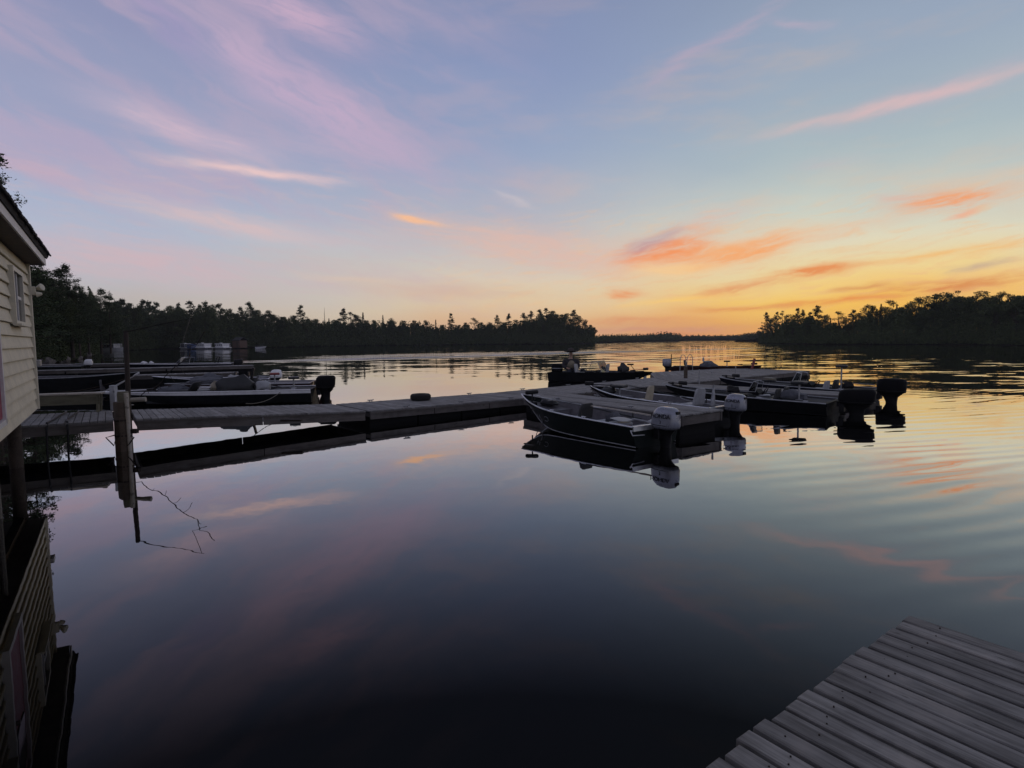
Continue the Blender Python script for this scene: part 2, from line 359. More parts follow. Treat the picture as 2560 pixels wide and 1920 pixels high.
def paint(name, col, rough=0.4, metal=0.0, var=0.12, scale=6.0, coat=0.0, bump=0.0, spec=0.5):
    if name in MATS: return MATS[name]
    m, t, b = new_mat(name)
    tc = t.node('ShaderNodeTexCoord')
    n = t.noise(tc.outputs['Object'], scale, 5, 0.6)
    n2 = t.noise(tc.outputs['Object'], scale * 6, 3, 0.6)
    k = t.m('ADD', t.m('MULTIPLY', n, 0.7), t.m('MULTIPLY', n2, 0.3))
    a = tuple(x * (1 - var * 2) for x in col); z = tuple(min(1, x * (1 + var * 2)) for x in col)
    t.put(b.inputs['Base Color'], t.mix(t.rng(k, 0.25, 0.75), a, z))
    t.put(b.inputs['Roughness'], t.rng(k, 0.3, 0.7, max(0.02, rough - 0.08), min(1, rough + 0.1)))
    b.inputs['Metallic'].default_value = metal
    b.inputs['Specular IOR Level'].default_value = spec
    if coat: b.inputs['Coat Weight'].default_value = coat
    if bump:
        bn = t.node('ShaderNodeBump'); bn.inputs['Strength'].default_value = bump; bn.inputs['Distance'].default_value = 0.01
        t.put(bn.inputs['Height'], n2); t.l.new(bn.outputs[0], b.inputs['Normal'])
    MATS[name] = m
    return m

def wood(name, dark, light, rough=0.8, grain=1.0, tint=(0.9, 1.0, 1.1)):
    """boards with grain along the object's own x axis, every board a little different"""
    m, t, b = new_mat(name)
    tc = t.node('ShaderNodeTexCoord'); oi = t.node('ShaderNodeObjectInfo')
    off = t.m('MULTIPLY', oi.outputs['Random'], 57.0)
    v = t.vm('ADD', tc.outputs['Object'], t.comb(off, t.m('MULTIPLY', off, 0.37), off))
    fine = t.noise(t.vm('MULTIPLY', v, (3.2, 62 * grain, 30)), 1.0, 4, 0.6)
    broad = t.noise(t.vm('MULTIPLY', v, (1.1, 9 * grain, 5)), 1.0, 4, 0.6, 0.6)
    blot = t.noise(v, 2.3, 4, 0.65)
    k = t.m('ADD', t.m('MULTIPLY', fine, 0.34), t.m('ADD', t.m('MULTIPLY', broad, 0.30), t.m('MULTIPLY', blot, 0.36)))
    c = t.mix(t.rng(k, 0.3, 0.68), dark, light)
    c = t.mix(t.rng(blot, 0.52, 0.75, 0, 0.5), c, tuple(x * y for x, y in zip(light, tint)))
    spots = t.noise(t.vm('MULTIPLY', v, (7, 13, 7)), 1.0, 2, 0.4)
    c = t.mix(t.rng(spots, 0.70, 0.78, 0, 0.75), c, tuple(x * 0.35 for x in dark))
    r = t.rng(oi.outputs['Random'], 0, 1, 0.78, 1.2, smooth=False)
    n = t.node('ShaderNodeMix', data_type='RGBA', blend_type='MULTIPLY'); n.inputs[0].default_value = 1.0
    t.put(n.inputs[6], c); t.put(n.inputs[7], t.comb(r, r, r))
    t.put(b.inputs['Base Color'], n.outputs[2])
    b.inputs['Roughness'].default_value = rough
    bn = t.node('ShaderNodeBump'); bn.inputs['Strength'].default_value = 0.55; bn.inputs['Distance'].default_value = 0.004
    t.put(bn.inputs['Height'], k); t.l.new(bn.outputs[0], b.inputs['Normal'])
    MATS[name] = m
    return m

M_DECK = wood('weathered_deck', (0.10, 0.096, 0.092), (0.28, 0.272, 0.262))
M_NEAR = wood('grey_deck_boards', (0.055, 0.052, 0.047), (0.31, 0.30, 0.28), tint=(1.1, 1.0, .92))
M_FASC = wood('dock_fascia', (0.06, 0.053, 0.048), (0.15, 0.134, 0.12))
M_OLDWOOD = wood('old_brown_wood', (0.035, 0.026, 0.02), (0.12, 0.09, 0.065), 0.9)
M_DARKWOOD = wood('wet_dark_wood', (0.004, 0.0035, 0.003), (0.012, 0.010, 0.008), 0.9)
M_PALEWOOD = wood('pale_wood', (0.30, 0.27, 0.22), (0.52, 0.47, 0.40))
M_GREYPOST = wood('grey_painted_post', (0.30, 0.31, 0.33), (0.46, 0.47, 0.50))
M_BENCHWOOD = wood('olive_wood', (0.09, 0.085, 0.055), (0.22, 0.205, 0.14))
M_FLOAT = paint('float_black', (0.009, 0.009, 0.009), 0.8, spec=.15)
M_BLACK = paint('black_plastic', (0.011, 0.011, 0.012), 0.5, spec=.25)
M_BLKGLOSS = paint('black_cowl_paint', (0.007, 0.007, 0.008), 0.65, var=0.05, spec=.1)
M_SILVERCOWL = paint('silver_cowl_paint', (0.27, 0.285, 0.33), 0.3, 0.3, var=0.05, coat=0.3)
M_WHITE = paint('white_gelcoat', (0.82, 0.82, 0.82), 0.3, var=0.04)
M_ALU = paint('aluminium', (0.55, 0.56, 0.57), 0.34, 0.85, var=0.12)
M_ALUDULL = paint('dull_aluminium', (0.32, 0.33, 0.34), 0.5, 0.5, var=0.18)
M_HULLDARK = paint('dark_hull_paint', (0.009, 0.010, 0.011), 0.6, var=0.2, spec=.1)
M_HULLGREEN = paint('dark_green_hull', (0.008, 0.012, 0.011), 0.55, var=0.2, spec=.12)
M_HULLBLUE = paint('dark_blue_hull', (0.009, 0.011, 0.02), 0.55, var=0.2, spec=.12)
M_HULLRED = paint('dark_maroon_hull', (0.03, 0.010, 0.010), 0.4, var=0.2, spec=.25)
M_GREYIN = paint('grey_liner', (0.115, 0.11, 0.118), 0.6, var=0.2)
M_CARPET = paint('boat_carpet', (0.04, 0.041, 0.043), 0.95, var=0.25, scale=20)
M_SEATDARK = paint('dark_vinyl', (0.022, 0.024, 0.025), 0.55, var=0.2)
M_SEATGREY = paint('grey_vinyl', (0.34, 0.35, 0.36), 0.5, var=0.12)
M_SEATTAN = paint('tan_vinyl', (0.42, 0.37, 0.27), 0.5, var=0.1)
M_CANVAS = paint('grey_canvas', (0.10, 0.105, 0.12), 0.9, var=0.2)
M_RED = paint('dark_red_paint', (0.20, 0.03, 0.03), 0.45)
M_CRIMSON = paint('crimson_door_paint', (0.27, 0.03, 0.065), 0.5, var=0.1)
M_RUBBER = paint('tyre_rubber', (0.022, 0.02, 0.02), 0.85, var=0.25, scale=14)
M_ROPE = paint('rope', (0.16, 0.145, 0.12), 0.9, var=0.25, scale=40)
M_STEEL = paint('galvanised_steel', (0.33, 0.33, 0.34), 0.4, 0.8, var=0.2)
M_RUST = paint('rusty_steel', (0.035, 0.025, 0.02), 0.7, 0.4, var=0.3)
M_SIDING = paint('cream_siding', (0.66, 0.60, 0.45), 0.6, var=0.11, scale=1.6, bump=.15)
M_TRIM = paint('cream_trim', (0.66, 0.62, 0.50), 0.5, var=0.06)
M_WHTRIM = paint('white_trim', (0.70, 0.68, 0.66), 0.5, var=0.06)
M_SOFFIT = paint('brown_soffit', (0.12, 0.10, 0.085), 0.8, var=0.2)
M_ROOF = paint('dark_shingle', (0.035, 0.033, 0.036), 0.95, var=0.35, scale=8)
M_SKIN = paint('skin', (0.42, 0.26, 0.19), 0.55, var=0.06)
M_JACKET = paint('dark_jacket', (0.03, 0.028, 0.032), 0.85, var=0.25)
M_VEST = paint('khaki_vest', (0.22, 0.19, 0.13), 0.85, var=0.2)
M_HAT = paint('brown_hat', (0.055, 0.045, 0.042), 0.9, var=0.2)
M_TROUSERS = paint('dark_trousers', (0.03, 0.034, 0.045), 0.9, var=0.2)
M_ROCK = paint('shore_rock', (0.11, 0.10, 0.095), 0.9, var=0.4, scale=1.5, bump=0.4)
M_EARTH = paint('forest_floor', (0.018, 0.016, 0.011), 0.95, var=0.4, scale=0.4, spec=0.0)
M_BARK = paint('bark', (0.055, 0.042, 0.034), 0.95, var=0.3, scale=3)
M_SHED = paint('brown_shed_wall', (0.12, 0.075, 0.055), 0.8, var=0.2)
M_LETTER = paint('black_lettering', (0.02, 0.02, 0.024), 0.5)
M_DECAL = paint('pale_decal', (0.16, 0.17, 0.18), 0.5)

def glass(name, col, rough=0.06):
    m, t, b = new_mat(name)
    b.inputs['Base Color'].default_value = (*col, 1); b.inputs['Roughness'].default_value = rough
    b.inputs['IOR'].default_value = 1.45
    MATS[name] = m; return m
M_PANE = glass('dark_window_glass', (0.02, 0.02, 0.024))
def clear_glass():
    m, t, b = new_mat('tinted_clear_glass')
    out = t.n['Material Output']
    g = t.node('ShaderNodeBsdfGlossy'); g.inputs['Roughness'].default_value = 0.04
    tr = t.node('ShaderNodeBsdfTransparent'); tr.inputs[0].default_value = (0.86, 0.87, 0.87, 1)
    fr = t.node('ShaderNodeFresnel'); fr.inputs[0].default_value = 1.22
    mx = t.node('ShaderNodeMixShader'); t.l.new(fr.outputs[0], mx.inputs[0])
    t.l.new(tr.outputs[0], mx.inputs[1]); t.l.new(g.outputs[0], mx.inputs[2])
    t.l.new(mx.outputs[0], out.inputs[0])
    return m
M_CLEAR = clear_glass()

def foliage(name, dark, light):
    m, t, b = new_mat(name)
    tc = t.node('ShaderNodeTexCoord'); oi = t.node('ShaderNodeObjectInfo'); ge = t.node('ShaderNodeNewGeometry')
    n = t.noise(tc.outputs['Object'], 0.9, 3, 0.6)
    n2 = t.noise(tc.outputs['Object'], 6.0, 2, 0.5)
    k = t.m('ADD', t.m('MULTIPLY', n, 0.6), t.m('ADD', t.m('MULTIPLY', n2, 0.25), t.m('MULTIPLY', ge.outputs['Random Per Island'], 0.2)))
    c = t.mix(t.rng(k, 0.3, 0.75), dark, light)
    r = t.rng(oi.outputs['Random'], 0, 1, 0.7, 1.3, smooth=False)
    mm = t.node('ShaderNodeMix', data_type='RGBA', blend_type='MULTIPLY'); mm.inputs[0].default_value = 1.0
    t.put(mm.inputs[6], c); t.put(mm.inputs[7], t.comb(r, r, t.m('MULTIPLY', r, 0.95)))
    t.put(b.inputs['Base Color'], mm.outputs[2])
    b.inputs['Roughness'].default_value = 0.85
    b.inputs['Specular IOR Level'].default_value = 0.15
    MATS[name] = m; return m
M_PINE = foliage('pine_needles', (0.034, 0.050, 0.030), (0.080, 0.105, 0.055))
M_OAK = foliage('broad_leaves', (0.040, 0.054, 0.028), (0.095, 0.118, 0.052))
M_SPRUCE = foliage('spruce_needles', (0.028, 0.044, 0.030), (0.065, 0.085, 0.052))

def water_mat():
    m, t, b = new_mat('lake_water')
    ge = t.node('ShaderNodeNewGeometry'); pos = ge.outputs['Position']
    x, y, z = t.sep(pos)
    dist = t.m('SQRT', t.m('ADD', t.m('MULTIPLY', x, x), t.m('MULTIPLY', y, y)))
    patch = t.noise(t.vm('MULTIPLY', pos, (0.012, 0.022, 0)), 1.0, 3)
    far = t.m('MULTIPLY', t.rng(t.m('ADD', dist, t.m('MULTIPLY', t.m('MAXIMUM', x, 0.0), 0.8)), 24, 60), t.rng(patch, 0.3, 0.7, 0.45, 1.25))
    calm = t.rng(t.m('ADD', x, t.m('MULTIPLY', y, 0.35)), 2, 22, 0.25, 1.0)      # open side has more ripples
    def slope(vec, scale, detail):
        r, g, bl = t.sep(t.noise(vec, scale, detail, 0.5, col=True))
        return t.m('SUBTRACT', r, 0.5), t.m('SUBTRACT', g, 0.5)
    a1, b1 = slope(t.vm('MULTIPLY', pos, (0.45, 1.0, 1)), 0.55, 3)               # far ripples
    a2, b2 = slope(t.vm('MULTIPLY', pos, (0.35, 1.0, 1)), 1.5, 2)                # gentle near undulation
    a3, b3 = slope(t.vm('MULTIPLY', pos, (0.8, 1.0, 1)), 5.0, 2)                 # tiny surface shiver
    sx = t.m('ADD', t.m('MULTIPLY', t.m('MULTIPLY', a1, far), 0.09), t.m('MULTIPLY', a3, 0.006))
    sy = t.m('ADD', t.m('MULTIPLY', t.m('MULTIPLY', b1, far), t.rng(x, 10, 50, 0.125, 0.25)), t.m('MULTIPLY', b3, 0.008))
    nearm = t.m('MULTIPLY', calm, t.rng(dist, 3, 9, 0.6, 1.0))
    sy = t.m('ADD', sy, t.m('MULTIPLY', t.m('MULTIPLY', b2, nearm), 0.034))
    sx = t.m('ADD', sx, t.m('MULTIPLY', t.m('MULTIPLY', a2, nearm), 0.014))
    # long low swell lines on the right
    wob = t.noise(t.vm('MULTIPLY', pos, (0.10, 0.16, 0)), 1.0, 2)
    ph = t.m('ADD', t.m('MULTIPLY', t.m('ADD', y, t.m('MULTIPLY', x, -0.28)), 11.5), t.m('MULTIPLY', wob, 30.0))
    sw = t.m('MULTIPLY', t.m('SINE', ph), t.m('MULTIPLY', t.rng(x, 1.5, 7), t.rng(dist, 55, 20)))
    sy = t.m('ADD', sy, t.m('MULTIPLY', t.m('MULTIPLY', sw, t.rng(t.noise(t.vm('MULTIPLY', pos, (0.25, 0.45, 0)), 1.0, 2), 0.35, 0.65)), 0.016))
    foam = 0.0
    # boat wake: diverging wave trains
    for (x0, y0, x1, y1, wd, lam, amp) in ((-36, 62, 74, 146, 4.5, 4.0, 0.24), (0, 50, 52, 97, 1.8, 3.2, 0.13), (-34, 78, 44, 128, 9.0, 3.6, 0.10)):
        L = math.hypot(x1 - x0, y1 - y0); ux, uy = (x1 - x0) / L, (y1 - y0) / L; vx, vy = -uy, ux
        px, py = t.m('SUBTRACT', x, x0), t.m('SUBTRACT', y, y0)
        u = t.m('ADD', t.m('MULTIPLY', px, ux), t.m('MULTIPLY', py, uy))
        v = t.m('ADD', t.m('MULTIPLY', px, vx), t.m('MULTIPLY', py, vy))
        v = t.m('ADD', v, t.m('MULTIPLY', t.m('SUBTRACT', patch, 0.5), 6.0))
        q = t.m('DIVIDE', v, wd)
        env = t.m('EXPONENT', t.m('MULTIPLY', t.m('MULTIPLY', q, q), -1.0))
        env = t.m('MULTIPLY', env, t.m('MULTIPLY', t.rng(u, 0, L * .2), t.rng(u, L, L * .7)))
        s = t.m('MULTIPLY', t.m('MULTIPLY', t.m('SINE', t.m('MULTIPLY', v, 2 * math.pi / lam)), env), amp)
        if amp > .2:            # churned, slightly aerated water along the main wake
            fn = t.noise(t.vm('MULTIPLY', pos, (0.16, 0.5, 0)), 1.0, 3)
            foam = t.m('MULTIPLY', t.m('MULTIPLY', t.m('MULTIPLY', env, env), t.rng(fn, 0.35, 0.62)), 0.55)
        sx = t.m('ADD', sx, t.m('MULTIPLY', s, vx)); sy = t.m('ADD', sy, t.m('MULTIPLY', s, vy))
    nrm = t.vm('NORMALIZE', t.comb(sx, sy, 1.0))
    # dark tannin water under a mirror whose strength follows the angle of view (Fresnel, steepened)
    fr = t.node('ShaderNodeFresnel'); fr.inputs[0].default_value = 1.333; t.put(fr.inputs['Normal'], nrm)
    k = t.m('MINIMUM', t.m('MAXIMUM', t.m('SUBTRACT', t.m('MULTIPLY', fr.outputs[0], 2.8), 0.12), 0.018), 0.97)
    gl = t.node('ShaderNodeBsdfGlossy'); gl.inputs['Roughness'].default_value = 0.01; t.put(gl.inputs['Normal'], nrm)
    df = t.node('ShaderNodeBsdfDiffuse'); t.put(df.inputs[0], t.mix(foam, (0.0035, 0.0034, 0.0034), (0.62, 0.62, 0.64))); k = t.m('MULTIPLY', k, t.m('SUBTRACT', 1.0, foam))
    mx = t.node('ShaderNodeMixShader'); t.put(mx.inputs[0], k); t.l.new(df.outputs[0], mx.inputs[1]); t.l.new(gl.outputs[0], mx.inputs[2])
    t.n.remove(b); t.l.new(mx.outputs[0], t.n['Material Output'].inputs[0])
    MATS['lake_water'] = m
    return m
M_WATER = water_mat()

# ---------------------------------------------------------------- mesh helpers
class G:
    def __init__(s): s.v = []; s.f = []
    def add(s, vs, fs):
        o = len(s.v); s.v += [tuple(p) for p in vs]; s.f += [tuple(i + o for i in q) for q in fs]; return s
    def box(s, c, d, rz=0.0, ry=0.0, rx=0.0):
        hx, hy, hz = d[0] / 2, d[1] / 2, d[2] / 2
        m = Matrix.Translation(c) @ Matrix.Rotation(rz, 4, 'Z') @ Matrix.Rotation(ry, 4, 'Y') @ Matrix.Rotation(rx, 4, 'X')
        vs = [m @ Vector(p) for p in ((-hx, -hy, -hz), (hx, -hy, -hz), (hx, hy, -hz), (-hx, hy, -hz), (-hx, -hy, hz), (hx, -hy, hz), (hx, hy, hz), (-hx, hy, hz))]
        return s.add(vs, [(0, 3, 2, 1), (4, 5, 6, 7), (0, 1, 5, 4), (1, 2, 6, 5), (2, 3, 7, 6), (3, 0, 4, 7)])
    def cbox(s, c, d, ch=0.01, rz=0.0, ry=0.0, rx=0.0):
        """box with chamfered upright and top edges"""
        hx, hy, hz = d[0] / 2, d[1] / 2, d[2] / 2
        m = Matrix.Translation(c) @ Matrix.Rotation(rz, 4, 'Z') @ Matrix.Rotation(ry, 4, 'Y') @ Matrix.Rotation(rx, 4, 'X')
        def ring(ix, z): 
            a, b2 = hx - ix, hy - ix
            k = ch
            return [(-a + k, -b2, z), (a - k, -b2, z), (a, -b2 + k, z), (a, b2 - k, z), (a - k, b2, z), (-a + k, b2, z), (-a, b2 - k, z), (-a, -b2 + k, z)]
        rings = [ring(ch * .6, -hz), ring(0, -hz + ch), ring(0, hz - ch), ring(ch * .6, hz)]
        rings = [[m @ Vector(p) for p in r] for r in rings]
        return s.loft(rings)
    def loft(s, rings, caps=True, closed=True):
        n = len(rings[0]); vs = [p for r in rings for p in r]; fs = []
        for i in range(len(rings) - 1):
            for j in range(n if closed else n - 1):
                k = (j + 1) % n
                fs.append((i * n + j, i * n + k, (i + 1) * n + k, (i + 1) * n + j))
        if caps:
            fs.append(tuple(range(n - 1, -1, -1))); o = (len(rings) - 1) * n; fs.append(tuple(range(o, o + n)))
        return s.add(vs, fs)
    def tube(s, pts, r, n=8, caps=True):
        pts = [Vector(p) for p in pts]; rs = r if isinstance(r, (list, tuple)) else [r] * len(pts)
        rings = []; prev = None
        for i, p in enumerate(pts):
            d = (pts[min(i + 1, len(pts) - 1)] - pts[max(i - 1, 0)]).normalized()
            if prev is None:
                a = d.orthogonal().normalized()
            else:
                a = (prev - d * prev.dot(d)); a = a.normalized() if a.length > 1e-6 else d.orthogonal().normalized()
            prev = a; b = d.cross(a)
            rings.append([p + (a * math.cos(2 * math.pi * k / n) + b * math.sin(2 * math.pi * k / n)) * rs[i] for k in range(n)])
        return s.loft(rings, caps)
    def lathe(s, prof, n=16, c=(0, 0, 0), m=None):
        rings = []
        for r, z in prof:
            ring = [Vector((r * math.cos(2 * math.pi * k / n), r * math.sin(2 * math.pi * k / n), z)) for k in range(n)]
            if m is not None: ring = [m @ p for p in ring]
            rings.append([p + Vector(c) for p in ring])
        return s.loft(rings)
    def ell(s, c, r, n=12, k=7):
        prof = [(max(0.02, math.sin(math.pi * (i + .0) / k)), -math.cos(math.pi * i / k)) for i in range(k + 1)]
        rings = [[Vector(c) + Vector((r[0] * a * math.cos(2 * math.pi * j / n), r[1] * a * math.sin(2 * math.pi * j / n), r[2] * z)) for j in range(n)] for a, z in prof]
        return s.loft(rings)
    def mesh(s, name, mat, smooth=False):
        me = bpy.data.meshes.new(name); me.from_pydata(s.v, [], s.f); me.materials.append(mat)
        bm = bmesh.new(); bm.from_mesh(me); bmesh.ops.recalc_face_normals(bm, faces=bm.faces); bm.to_mesh(me); bm.free()
        if smooth:
            me.polygons.foreach_set('use_smooth', [True] * len(me.polygons))
        me.update(); return me
    def out(s, name, mat, parent=None, smooth=False, loc=None, label=None, ang=None):
        me = s.mesh(name, mat, smooth)
        if smooth:
            try: me.set_sharp_from_angle(angle=R(ang or 40))
            except Exception: pass
        o = bpy.data.objects.new(name, me); COL.objects.link(o)
        if parent is not None: o.parent = parent
        if loc is not None: o.location = loc
        if label: o['label'] = label
        return o

def superring(cx, cy, z, hx, hy, n=20, e=3.0):
    out = []
    for k in range(n):
        a = 2 * math.pi * k / n; c, sn = math.cos(a), math.sin(a)
        out.append(Vector((cx + hx * math.copysign(abs(c) ** (2 / e), c), cy + hy * math.copysign(abs(sn) ** (2 / e), sn), z)))
    return out

def thing(name, label, cat, loc=(0, 0, 0), rz=0.0, group=None):
    o = bpy.data.objects.new(name, None); COL.objects.link(o)
    o.empty_display_size = 0.2
    o.location = loc; o.rotation_euler = (0, 0, rz)
    o['label'] = label; o['category'] = cat
    if group: o['group'] = group
    return o
def tag(o, label, cat, group=None):
    o['label'] = label; o['category'] = cat
    if group: o['group'] = group
    return o
def kind(o, k): o['kind'] = k; return o
def dup(src, name=None, parent=None):
    c = src.copy(); COL.objects.link(c)
    if parent is not None: c.parent = parent
    return c

def text_mesh(name, body, size, mat, parent, matrix, depth=0.002):
    cu = bpy.data.curves.new(name, 'FONT'); cu.body = body; cu.size = size; cu.extrude = depth
    cu.align_x = 'CENTER'; cu.align_y = 'CENTER'
    tmp = bpy.data.objects.new(name + '_tmp', cu); COL.objects.link(tmp)
    dg = bpy.context.evaluated_depsgraph_get()
    me = bpy.data.meshes.new_from_object(tmp.evaluated_get(dg))
    bpy.data.objects.remove(tmp); bpy.data.curves.remove(cu)
    me.materials.clear(); me.materials.append(mat)
    o = bpy.data.objects.new(name, me); COL.objects.link(o); o.parent = parent; o.matrix_local = matrix
    return o

# ---------------------------------------------------------------- lake and land
def build_water():
    g = G(); S = 900
    g.add([(-S, -S, 0), (S, -S, 0), (S, S, 0), (-S, S, 0)], [(0, 1, 2, 3)])
    kind(g.out('lake_water', M_WATER), 'structure')
build_water()

def ribbon(name, path, rows, mat):
    pts = [Vector((x, y, 0)) for x, y in path]
    dense = []
    for a, b in zip(pts[:-1], pts[1:]):
        n = max(1, int((b - a).length / 4))
        dense += [a.lerp(b, i / n) for i in range(n)]
    dense.append(pts[-1])
    g = G(); rings = []
    r2 = random.Random(len(path))
    for i, p in enumerate(dense):
        d = (dense[min(i + 2, len(dense) - 1)] - dense[max(i - 2, 0)]).normalized(); nrm = Vector((-d.y, d.x, 0))
        rings.append([p + nrm * (o + r2.uniform(-.4, .4) * (1 if o else 2.0)) + Vector((0, 0, z + (r2.uniform(-.12, .18) if z > 0 else 0))) for o, z in rows])
    g.loft(rings, caps=False, closed=False)
    return kind(g.out(name, mat, smooth=True), 'structure')
ROWS = [(0, -0.35), (0.5, 0.12), (1.6, 0.4), (6, 0.95), (20, 2.0), (90, 4.0)]
PATH_L = [(-9, 0), (-13.5, 7), (-15.5, 14), (-26, 28), (-42, 47), (-52, 63), (-56, 73), (-70, 95), (-90, 122), (-126, 168), (-124, 177), (-119, 181), (-124, 203), (-110, 205), (-95, 207), (-99, 222), (-105, 236), (-93, 243),
          (-86, 270), (-79, 290), (-58, 299), (-39, 303), (-6, 303), (25, 300), (38, 300), (46, 306)]
PATH_R = [(150, 345), (133, 312), (118, 265), (103, 222), (99, 186), (107, 176), (118, 166), (122, 150), (123, 138), (126, 115), (132, 80), (128, 20)]
ribbon('shore_land', PATH_L, ROWS, M_EARTH)
ribbon('shore_land', PATH_R, ROWS, M_EARTH)
ribbon('shore_land', [(44, 352), (62, 385), (96, 446), (120, 485), (156, 528), (175, 560)], ROWS, M_EARTH)
ribbon('shore_land', [(100, 655), (150, 640), (215, 620), (240, 560), (170, 440), (140, 360)], ROWS, M_EARTH)

# ---------------------------------------------------------------- vegetation
def tri_cloud(c, size, rs, flat=1.0):
    """random leaf-sized triangles around centres c (n,3); size (n,)"""
    n = len(c); u = rs.normal(size=(n, 3, 3)); u[:, :, 2] *= flat
    u /= np.linalg.norm(u, axis=2, keepdims=True) + 1e-6
    return (c[:, None, :] + u * np.asarray(size)[:, None, None] * rs.uniform(0.55, 1.1, (n, 3, 1))).reshape(-1, 3)
def np_mesh(name, verts, mat):
    me = bpy.data.meshes.new(name); n = len(verts)
    me.vertices.add(n); me.vertices.foreach_set('co', verts.astype(np.float32).ravel())
    me.loops.add(n); me.loops.foreach_set('vertex_index', np.arange(n, dtype=np.int32))
    me.polygons.add(n // 3); me.polygons.foreach_set('loop_start', np.arange(0, n, 3, dtype=np.int32))
    me.polygons.foreach_set('loop_total', np.full(n // 3, 3, dtype=np.int32))
    me.materials.append(mat); me.update(calc_edges=True); return me

HT = 14.0
def pine(seed, fine):
    rs = np.random.RandomState(seed); g = G(); C = []; S = []
    lean = rs.uniform(-.35, .35, 2)
    def ax(z): k = (z / HT) ** 2; return Vector((lean[0] * k * 1.5, lean[1] * k * 1.5, z))
    g.tube([ax(z) for z in (-.6, 3, 6, 9, 12, HT - .2)], [.24, .19, .13, .08, .045, .015], 7)
    nl = rs.randint(13, 18); z0 = rs.uniform(2.2, 4.0)
    per = 190 if fine else 72; sz = 0.14 if fine else 0.27
    for i in range(nl):
        zr = i / (nl - 1); zl = z0 + (HT - .35 - z0) * zr
        for _ in range(rs.randint(4, 7)):
            z = zl
            if rs.rand() < .10: continue
            a = rs.uniform(0, 2 * math.pi); ln = (2.45 * (1 - zr ** 2.0) + .55) * rs.uniform(.5, 1.15)
            b = ax(min(HT - .3, max(z0 * .8, z + rs.normal() * .45))); z = b.z; up = rs.uniform(-.12, .42)
            d = np.array([math.cos(a), math.sin(a), 0]); p = np.array([-d[1], d[0], 0])
            tip = Vector((b.x + d[0] * ln, b.y + d[1] * ln, z + up * ln))
            g.tube([b, b.lerp(tip, .5) - Vector((0, 0, .06 * ln)), tip], [.05, .035, .01], 4)
            n = int(per * (.4 + ln / 3))
            t = rs.uniform(.12, 1.06, n) ** .8
            w = .26 * ln * np.sin(np.clip(t, 0, 1) * 2.6 + .3) + .10
            c = np.array(b)[None, :] + d[None, :] * (ln * t)[:, None] + p[None, :] * (rs.normal(size=n) * w)[:, None]
            c[:, 2] += up * ln * t + np.abs(rs.normal(size=n)) * .24 - .04
            C.append(c); S.append(np.full(n, sz) * rs.uniform(.7, 1.3, n))
    top = np.array(ax(HT - .3))[None, :] + rs.normal(size=(per, 3)) * np.array([.22, .22, .35]); C.append(top); S.append(np.full(per, sz))
    return g.mesh('trunk', M_BARK), np_mesh('crown', tri_cloud(np.vstack(C), np.concatenate(S), rs, .55), M_PINE)
def spruce(seed, fine):
    rs = np.random.RandomState(seed); g = G(); C = []; S = []
    g.tube([(0, 0, -.6), (0, 0, 7), (0, 0, HT)], [.2, .12, .02], 6)
    N = 4200 if fine else 1700
    zr = rs.uniform(0, 1, N) ** .85; r = (1.65 * (1 - zr) + .06) * (0.78 + .3 * np.abs(np.sin(zr * 40)))
    a = rs.uniform(0, 2 * math.pi, N); rr = r * np.sqrt(rs.uniform(.1, 1, N))
    c = np.stack([rr * np.cos(a), rr * np.sin(a), 1.0 + zr * (HT - 1.0) - rr * .35], 1)
    return g.mesh('trunk', M_BARK), np_mesh('crown', tri_cloud(c, np.full(N, .12 if fine else .22), rs, .6), M_SPRUCE)
def broad(seed, fine, wispy=False):
    rs = np.random.RandomState(seed); g = G(); C = []; S = []
    fork = HT * (rs.uniform(.3, .42) if not wispy else rs.uniform(.4, .52))
    g.tube([(0, 0, -.6), (rs.uniform(-.15, .15), 0, fork * .5), (rs.uniform(-.2, .2), rs.uniform(-.2, .2), fork)], [.28, .2, .15], 7)
    nb = rs.randint(17, 22) if not wispy else rs.randint(8, 12)
    for i in range(nb):
        a = 2 * math.pi * i / nb + rs.uniform(-.4, .4); k = rs.uniform(.25, 1.0)
        rad = (2.9 if not wispy else 2.4) * math.sqrt(max(.04, 1 - (k - .35) ** 2 / .48)) * rs.uniform(.25, 1.05)
        z = fork * .55 + (HT - .9 - fork * .55) * k if not wispy else fork + (HT - .6 - fork) * (.45 + .55 * k)
        if i == 0: rad *= .2; z = HT - .8
        tip = Vector((rad * math.cos(a), rad * math.sin(a), z))
        midp = Vector((tip.x * .45, tip.y * .45, fork + (z - fork) * .45)) if z > fork else Vector((tip.x * .5, tip.y * .5, fork * .8))
        g.tube([(0, 0, min(fork, z) * .96), midp, tip], [.10, .06, .015], 4)
        n = (520 if fine else 190) if not wispy else (230 if fine else 85)
        cr = rs.uniform(.8, 1.45) if not wispy else rs.uniform(.6, 1.15)
        u = rs.normal(size=(n, 3)); u /= np.linalg.norm(u, axis=1, keepdims=True)
        c = np.array(tip)[None, :] + u * (cr * rs.uniform(.25, 1.0, n) ** .6)[:, None] * np.array([1.05, 1.05, .9 if not wispy else .6])
        C.append(c); S.append(np.full(n, .14 if fine else .27) * rs.uniform(.7, 1.3, n) * (.85 if wispy else 1))
        if wispy:
            for q in range(4):
                e = tip + Vector((rs.uniform(-1, 1), rs.uniform(-1, 1), rs.uniform(.1, .8))) * .9
                g.tube([midp.lerp(tip, .7), e], [.03, .008], 3)
    return g.mesh('trunk', M_BARK), np_mesh('crown', tri_cloud(np.vstack(C), np.concatenate(S), rs), M_OAK)
